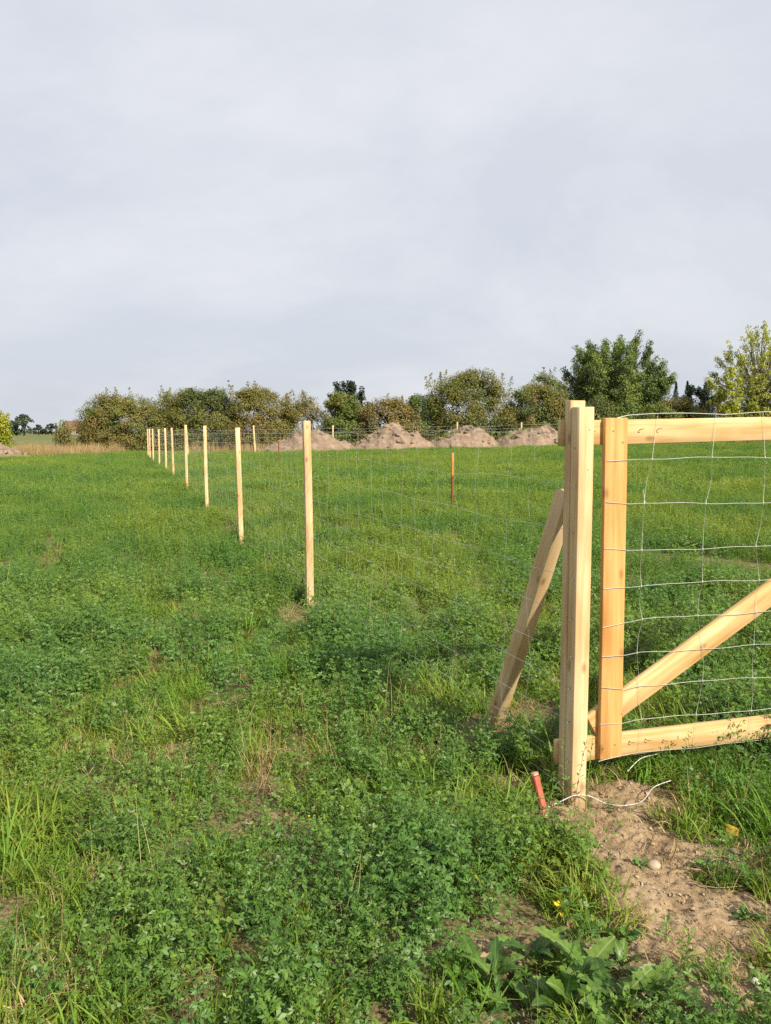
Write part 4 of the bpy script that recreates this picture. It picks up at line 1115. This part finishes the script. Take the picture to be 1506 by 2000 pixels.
def branches_mesh(name, base_pts, tips, r, r0, r1, mat=M_BARK, wig=0.12, bow=0.15):
    q = Q()
    for b, t in zip(base_pts, tips):
        n = 6; s = np.linspace(0, 1, n)[:, None]
        P = b * (1 - s) + t * s + r.normal(0, wig, (n, 3)) * np.sin(np.pi * s) + np.array([0, 0, 1]) * np.sin(np.pi * s) * bow * np.linalg.norm(t - b)
        v, f = tube(P, np.linspace(r0, r1, n), 5); q.add(v, f)
    return q.mesh(name, mat, True)

def shrub(x, y, w, h, cols, label, seed, depth=None, clumps=150, per=200, size=0.115, wisps=5, wisph=0.9, name="shrub", group="hedge shrubs behind the field", gap=0.0, squash=1.0, cat="shrub", sides=0.92):
    r = np.random.default_rng(seed); g = float(rise(x, y)); depth = depth or w * 0.65
    w *= 1.26; clumps = int(clumps * 1.45); wisps = int(wisps * 0.6); wisph *= 0.75
    t = thing(name, (x, y, g), label, cat, group)
    a = r.uniform(0, 2 * np.pi, clumps); u = r.uniform(0, 1, clumps)
    zz = r.uniform(0.0, 1.0, clumps) ** 1.12
    prof = (1 - zz ** 2.6) ** 0.5 * sides + 0.10
    rad = prof * (0.72 + 0.3 * fbm(np.cos(a) * 2 + seed, np.sin(a) * 2 + zz * 3, 1.0, 2, seed)) * (u ** 0.28)
    top = 0.86 + 0.20 * fbm(np.cos(a) * rad * 3 + seed, np.sin(a) * rad * 3, 1, 2, seed + 4)
    C = np.column_stack([np.cos(a) * rad * w / 2, np.sin(a) * rad * depth / 2, zz * h * squash * top * 0.95])
    rad_c = r.uniform(0.32, 0.66, clumps) * (0.75 + 0.05 * w)
    # wispy sprays reaching out of the top
    wt = []
    for k in range(wisps):
        a0 = r.uniform(-0.42, 0.42) * w; z0 = h * 0.8; dirx = r.normal(0, 0.35)
        yy = r.normal(0, 0.2 * depth); hh = wisph * r.uniform(0.5, 1.1); z0 = h * (0.92 - 0.9 * (a0 / w) ** 2) - 0.3
        for s in np.linspace(0, 1, 7):
            wt.append([a0 + dirx * s * hh + r.normal(0, .03), yy, z0 + s * (hh + 0.3) + r.normal(0, .03)])
    if wt:
        C2 = np.array(wt); C = np.concatenate([C, C2]); rad_c = np.concatenate([rad_c, np.tile(np.linspace(0.30, 0.10, 7), wisps)])
    cnt = np.full(len(C), per); cnt[clumps:] = 11
    me = crown_mesh("crown", C, rad_c, cnt, size, cols, r)
    ob("crown", me, t)
    k = r.choice(clumps, min(26, clumps), replace=False)
    bp = np.column_stack([r.normal(0, w * 0.10, len(k)), r.normal(0, depth * 0.1, len(k)), np.full(len(k), -0.1)])
    tips = C[k]
    bm_ = branches_mesh("stems", bp, tips, r, 0.045, 0.012, M_TWIG if gap else M_BARK)
    ob("stems", bm_, t)
    if wt: tag(ob("sprays", branches_mesh("sprays", C2[0::7], C2[6::7], r, 0.014, 0.005, M_TWIG, 0.02, 0.0), t), kind='stuff')
    return t

shrub(-19.3, 58.0, 6.8, 4.3, [OLIVE, OLIVE, GREEN, RUST, BROWNG], "rounded olive and rust shrub at the left end of the hedge", 101, wisps=7, wisph=1.1, clumps=180)
shrub(-20.9, 57.4, 2.4, 3.2, [OLIVE, GREEN, BROWNG], "low outer shrub sloping down at the hedge's left end", 102, wisps=4, wisph=0.7, clumps=80)
shrub(-13.9, 58.3, 6.2, 4.9, [GREEN, OLIVE, OLIVE, DARK], "yellowish-green domed shrub, second in the hedge", 103, wisps=5, wisph=0.6, clumps=180)
shrub(-16.2, 60.0, 3.4, 4.6, [GREY, OLIVE, DARK], "greyish thin-topped shrub in the dip behind the first two hedge shrubs", 123, wisps=9, wisph=1.0, clumps=70, per=110)
shrub(-9.4, 58.3, 5.6, 4.8, [RUST, BROWNG, OLIVE, OLIVE], "rust-brown shrub with feathery sprays on top, third in the hedge", 104, wisps=13, wisph=1.4, clumps=170)
shrub(-6.1, 59.5, 4.2, 4.3, [GREY, OLIVE, BROWNG], "sparse shrub with bare twigs between the rust shrub and dark tree", 105, wisps=14, wisph=0.8, clumps=80, per=110, gap=1)
shrub(-3.1, 58.2, 3.6, 4.3, [GREEN, GREEN, OLIVE], "fresh green shrub in front of the dark tree top", 106, wisps=3, wisph=0.4, clumps=100)
shrub(0.2, 57.6, 4.4, 3.9, [RUST, RUST, BROWNG, GREY], "arching rusty shrub above the second earth mound", 107, wisps=9, wisph=0.6, clumps=120)
shrub(2.9, 58.6, 3.9, 4.0, [DARK, GREEN, DARK], "low dark green shrub between rusty shrub and large olive shrub", 108, wisps=4, wisph=0.7, clumps=90)
shrub(6.2, 58.2, 6.8, 5.8, [OLIVE, BROWNG, GREEN, DARK, OLIVE], "large olive shrub above the third earth mound", 109, wisps=12, wisph=1.0, clumps=210)
shrub(11.2, 58.0, 5.6, 4.7, [OLIVE, RUST, GREEN, DARK], "brown-tinged shrub just behind the gate post top", 110, wisps=5, wisph=0.6, clumps=170)
shrub(13.2, 64.0, 3.8, 6.0, [GREY, GREEN, GREY], "grey-green willowy shrub beside the tall tree", 111, wisps=9, wisph=0.9, clumps=90)
shrub(16.0, 60.0, 5.0, 3.4, [DARK, OLIVE, GREEN], "dark shrub at the foot of the tall tree", 112, wisps=2, wisph=0.4, clumps=110)
shrub(23.4, 63.0, 4.6, 3.5, [OLIVE, RUST, GREEN], "brownish shrub right of the tall tree", 113, wisps=3, wisph=0.5, clumps=100)
shrub(21.0, 60.5, 3.6, 2.9, [GREEN, OLIVE], "low green shrub under the right side of the tall tree", 114, wisps=3, wisph=0.4, clumps=80)
shrub(28.0, 60.5, 5.0, 2.8, [DARK, OLIVE, RUST], "low shrub at the foot of the pale tree by the photo's edge", 115, wisps=2, wisph=0.4, clumps=90)
shrub(33.5, 61.0, 6.0, 4.2, [DARK, OLIVE, GREEN], "shrub at the right edge behind the gate", 117, wisps=2, wisph=0.4, clumps=120)
shrub(-20.6, 50.3, 1.3, 1.7, [OLIVE, BROWNG, GREEN], "small olive bush in dry grass before the hedge's end", 118, wisps=5, wisph=0.8, clumps=40, per=45, size=0.10, group="shrubs at the field's left corner")
shrub(-23.5, 47.0, 1.6, 3.0, [LIME, LIME, (0.17, 0.22, 0.02)], "bright lime shrub at the photo's left edge", 119, wisps=7, wisph=0.35, clumps=90, per=60, size=0.12, group="shrubs at the field's left corner")

def tree(name, x, y, w, h, z0, cols, label, seed, limbs=16, plume=9, per=34, size=0.17, trunk_r=0.14, spread=1.0, upright=1.2, clump_r=0.34, group=None, trunks=1, tipdrop=0.0):
    r = np.random.default_rng(seed); g = float(rise(x, y))
    t = thing(name, (x, y, g), label, "tree", group)
    cents, rads, b0, t0, sb, stp = [], [], [], [], [], []
    fork = np.array([0, 0, z0 + 0.10 * h])
    for i in range(limbs):
        a = i * 2.399 + r.normal(0, .3); k = math.sqrt((i + 0.5) / limbs)
        px, py = math.cos(a) * k * w / 2 * spread, math.sin(a) * k * w / 2 * 0.8
        zt = h * (1 - 0.42 * k ** 2.6) * r.uniform(0.84, 1.0)
        tip = np.array([px, py, zt]); b = fork * np.array([1, 1, r.uniform(.5, 1.2)])
        mid = b + (tip - b) * 0.45 + np.array([px * 0.25, py * 0.25, -0.05 * h])
        b0.append(b); t0.append(tip)
        for j in range(plume):
            s = r.uniform(0.18, 1.0)
            p = (1 - s) ** 2 * b + 2 * s * (1 - s) * mid + s * s * tip
            off = r.normal(0, 1, 3) * [1, 1, 0.6] * (0.12 * w) * (1.08 - s) * 0.9
            c = p + off * 1.15; c[2] = max(c[2], z0 * 0.6)
            cents.append(c); rads.append(clump_r * r.uniform(0.7, 1.3) * (1.15 - 0.5 * s))
            sb.append(p); stp.append(c + [0, 0, 0.3])
        for s in np.linspace(0.86, 1.05, 5):      # pointed leader
            cents.append(b + (tip - b) * s + r.normal(0, .08, 3)); rads.append(clump_r * 0.62)
    C = np.array(cents); ob("crown", crown_mesh("crown", C, np.array(rads), np.full(len(C), per), size, cols, r, upright), t)
    q = Q()
    for k in range(trunks):
        o = np.array([r.normal(0, 0.25), r.normal(0, .2), -0.2]) if trunks > 1 else np.array([0, 0, -0.2])
        P = np.array([o, o * .8 + [0, 0, z0 * .5], fork * [1, 1, .8], fork * [1, 1, 1.3]])
        v, f = tube(P, [trunk_r * 1.25, trunk_r, trunk_r * .85, trunk_r * .6], 9); q.add(v, f)
    tr = ob("trunk", q.mesh("trunk", M_BARK, True), t)
    ob("limbs", branches_mesh("limbs", b0, [a + (b - a) * .95 for a, b in zip(b0, t0)], r, trunk_r * .5, 0.015, M_BARK, .1), t)
    tw = ob("twigs", branches_mesh("twigs", sb, stp, r, 0.022, 0.006, M_BARK, .05), t); tag(tw, kind='stuff')
    return t
tree("tall_tree", 19.2, 66.0, 9.2, 9.0, 0.6, [(0.135, 0.20, 0.045), (0.11, 0.17, 0.045), (0.185, 0.23, 0.05), (0.085, 0.125, 0.038)], "tall green bushy tree with upright leafy shoots, highest of all", 201, limbs=40, plume=34, per=80, size=0.14, trunks=3, upright=0.6, clump_r=0.60)
tree("pale_tree", 28.3, 59.5, 7.6, 9.0, 1.2, [(0.42, 0.44, 0.07), (0.34, 0.37, 0.06), (0.22, 0.26, 0.05)], "airy pale green tree at the photo's right edge, trunk showing", 202, limbs=26, plume=22, per=28, size=0.13, upright=0.8, clump_r=0.40, trunk_r=0.17)
tree("dark_tree", -3.6, 75.0, 4.4, 6.4, 1.0, [(0.02, 0.036, 0.018), (0.03, 0.05, 0.02)], "dark rounded tree top rising behind the fresh green shrub", 203, limbs=16, plume=9, per=40, size=0.2, upright=0, clump_r=0.5)
tree("dark_tree", 34.6, 85.0, 5.6, 5.8, 0.6, [(0.02, 0.035, 0.018), (0.03, 0.05, 0.022)], "dark dense tree between the conifers and the lime sapling", 204, limbs=16, plume=9, per=40, size=0.22, upright=0, clump_r=0.6)
def column_tree(x, y, w, h, cols, label, seed, name="lime_sapling", per=40, cl=60, size=0.13):
    r = np.random.default_rng(seed); g = float(rise(x, y)); t = thing(name, (x, y, g), label, "tree")
    z = r.uniform(0.08, 1, cl); wd = w / 2 * (0.35 + 0.65 * np.sin(np.pi * np.clip(z * 0.9, 0, 1)) ** 0.7) * (1 - 0.5 * (z > 0.9)); a = r.uniform(0, 6.28, cl)
    C = np.column_stack([np.cos(a) * wd * r.uniform(.3, 1, cl), np.sin(a) * wd * .8, z * h])
    ob("crown", crown_mesh("crown", C, np.full(cl, 0.24), np.full(cl, per), size, cols, r, 1.5), t)
    v, f = tube([[0, 0, -.1], [0.02, 0, h * .5], [0, 0, h * .97]], [.05, .035, .01], 7); ob("trunk", mesh_np("trunk", v, f, M_BARK, True), t)
column_tree(22.25, 50.5, 1.25, 4.9, [LIME, (0.21, 0.25, 0.02), LIME], "slender lime-yellow sapling before the dark tree, tall one", 301)
column_tree(21.75, 50.9, 0.9, 3.4, [(0.2, 0.2, 0.03), LIME, OLIVE], "shorter yellowing sapling left of the slender lime sapling", 302, cl=40)
column_tree(23.45, 50.2, 1.1, 2.7, [LIME, (0.2, 0.24, 0.03), OLIVE], "low lime shoot leaning out right of the slender lime sapling", 303, cl=40)
column_tree(-21.0, 51.0, 0.7, 2.3, [(0.10, 0.17, 0.03), GREEN], "thin young tree with a leafy top beside the red roof", 304, cl=14, per=30, name="young_tree")

def conifer(x, y, h, w, label, seed):
    r = np.random.default_rng(seed); g = float(rise(x, y)); t = thing("conifer", (x, y, g), label, "tree", "conifers behind the hedge")
    n = 90; z = np.linspace(0.1, 1, n); a = np.arange(n) * 2.4; rr = (1 - z) * w / 2 * r.uniform(.5, 1.05, n)
    C = np.column_stack([np.cos(a) * rr, np.sin(a) * rr, z * h - rr * .15])
    ob("crown", crown_mesh("crown", C, 0.12 + 0.38 * (1 - z), np.full(n, 28), 0.22, [(0.018, 0.034, 0.02), (0.026, 0.042, 0.024)], r, 0, .4), t)
    v, f = tube([[0, 0, -.1], [0, 0, h * .98]], [.12, .01], 7); ob("trunk", mesh_np("trunk", v, f, M_BARK, True), t)
conifer(40.6, 110, 7.4, 3.4, "dark conifer tip left of the pair behind the hedge", 401)
conifer(42.2, 110, 7.5, 3.4, "dark conifer tip right of the pair behind the hedge", 402)
conifer(33.2, 86, 5.6, 2.6, "dark conifer tip touching the dense dark tree", 403)
conifer(38.6, 112, 6.4, 3.6, "lower conifer half hidden by the tall tree", 404)

# far-off trees and the house on the left
def far_tree(x, y, w, h, cols, label, seed):
    r = np.random.default_rng(seed); t = thing("distant_tree", (x, y, 0), label, "tree", "distant trees on the horizon")
    n = 46; a = r.uniform(0, 6.28, n); z = r.uniform(.12, 1, n); rr = np.sqrt(np.clip(1 - (z * 1.0) ** 2.2, 0, 1)) * r.uniform(.3, 1, n)
    C = np.column_stack([np.cos(a) * rr * w / 2, np.sin(a) * rr * w / 2, z * h])
    ob("crown", crown_mesh("crown", C, np.full(n, h * .11), np.full(n, 34), 0.55, cols, r), t)
    v, f = tube([[0, 0, -.1], [0, 0, h * .7]], [.3, .1], 6); ob("trunk", mesh_np("trunk", v, f, M_BARK, True), t)
FARC = [(0.075, 0.105, 0.055), (0.06, 0.085, 0.05)]
far_tree(-115.5, 250, 7.0, 6.6, FARC, "grey-green distant tree beside the lime shrub", 501)
far_tree(-120, 252, 5.0, 4.6, FARC, "lower distant tree left of the tallest distant one", 502)
far_tree(-128, 300, 6, 4.2, [(0.05, 0.07, 0.045)], "dark distant tree low on the horizon, left of the young tree", 503)
far_tree(-133, 300, 5, 3.8, [(0.05, 0.07, 0.045)], "smaller dark distant tree low on the horizon", 504)
far_tree(-123, 300, 6, 3.4, [(0.05, 0.07, 0.045)], "distant bushy tree by the red roof", 505)

hs = thing("distant_house", (-84.0, 220, 0), "distant house with a red-brown roof beyond the field", "house")
def box(q, x0, x1, y0, y1, z0, z1):
    q.add([[x0, y0, z0], [x1, y0, z0], [x1, y1, z0], [x0, y1, z0], [x0, y0, z1], [x1, y0, z1], [x1, y1, z1], [x0, y1, z1]],
          [[0, 3, 2, 1], [4, 5, 6, 7], [0, 1, 5, 4], [1, 2, 6, 5], [2, 3, 7, 6], [3, 0, 4, 7]])
q = Q(); box(q, -5.5, 5.5, -3.5, 3.5, -0.2, 2.35); ob("wall", q.mesh("wall", M_PLASTER), hs)
q = Q()
q.add([[-6, -4.1, 2.1], [6, -4.1, 2.1], [6, 0, 4.35], [-6, 0, 4.35], [6, 4.1, 2.1], [-6, 4.1, 2.1], [-6, -4.1, 1.95], [6, -4.1, 1.95]], [[0, 1, 2, 3], [3, 2, 4, 5], [6, 7, 1, 0]])
q.add([[-5.5, -3.5, 2.3], [-5.5, 3.5, 2.3], [-5.5, 0.2, 4.25], [-5.5, -0.2, 4.25], [5.5, -3.5, 2.3], [5.5, 3.5, 2.3], [5.5, 0.2, 4.25], [5.5, -0.2, 4.25]], [[0, 1, 2, 3], [7, 6, 5, 4]])
rf = ob("roof", q.mesh("roof", M_ROOF), hs)
q = Q(); box(q, 2.4, 3.0, -0.3, 0.3, 4.0, 5.0); ob("chimney", q.mesh("chimney", M_ROOF), rf)
for wx in (-3.6, -1.2, 1.4, 3.7):
    q = Q(); box(q, wx - 0.5, wx + 0.5, -3.56, -3.49, 0.8, 1.9); ob("window", q.mesh("window", plain_mat("window_glass", (.03, .035, .04), (.05, .055, .06), 5, .2)), hs)
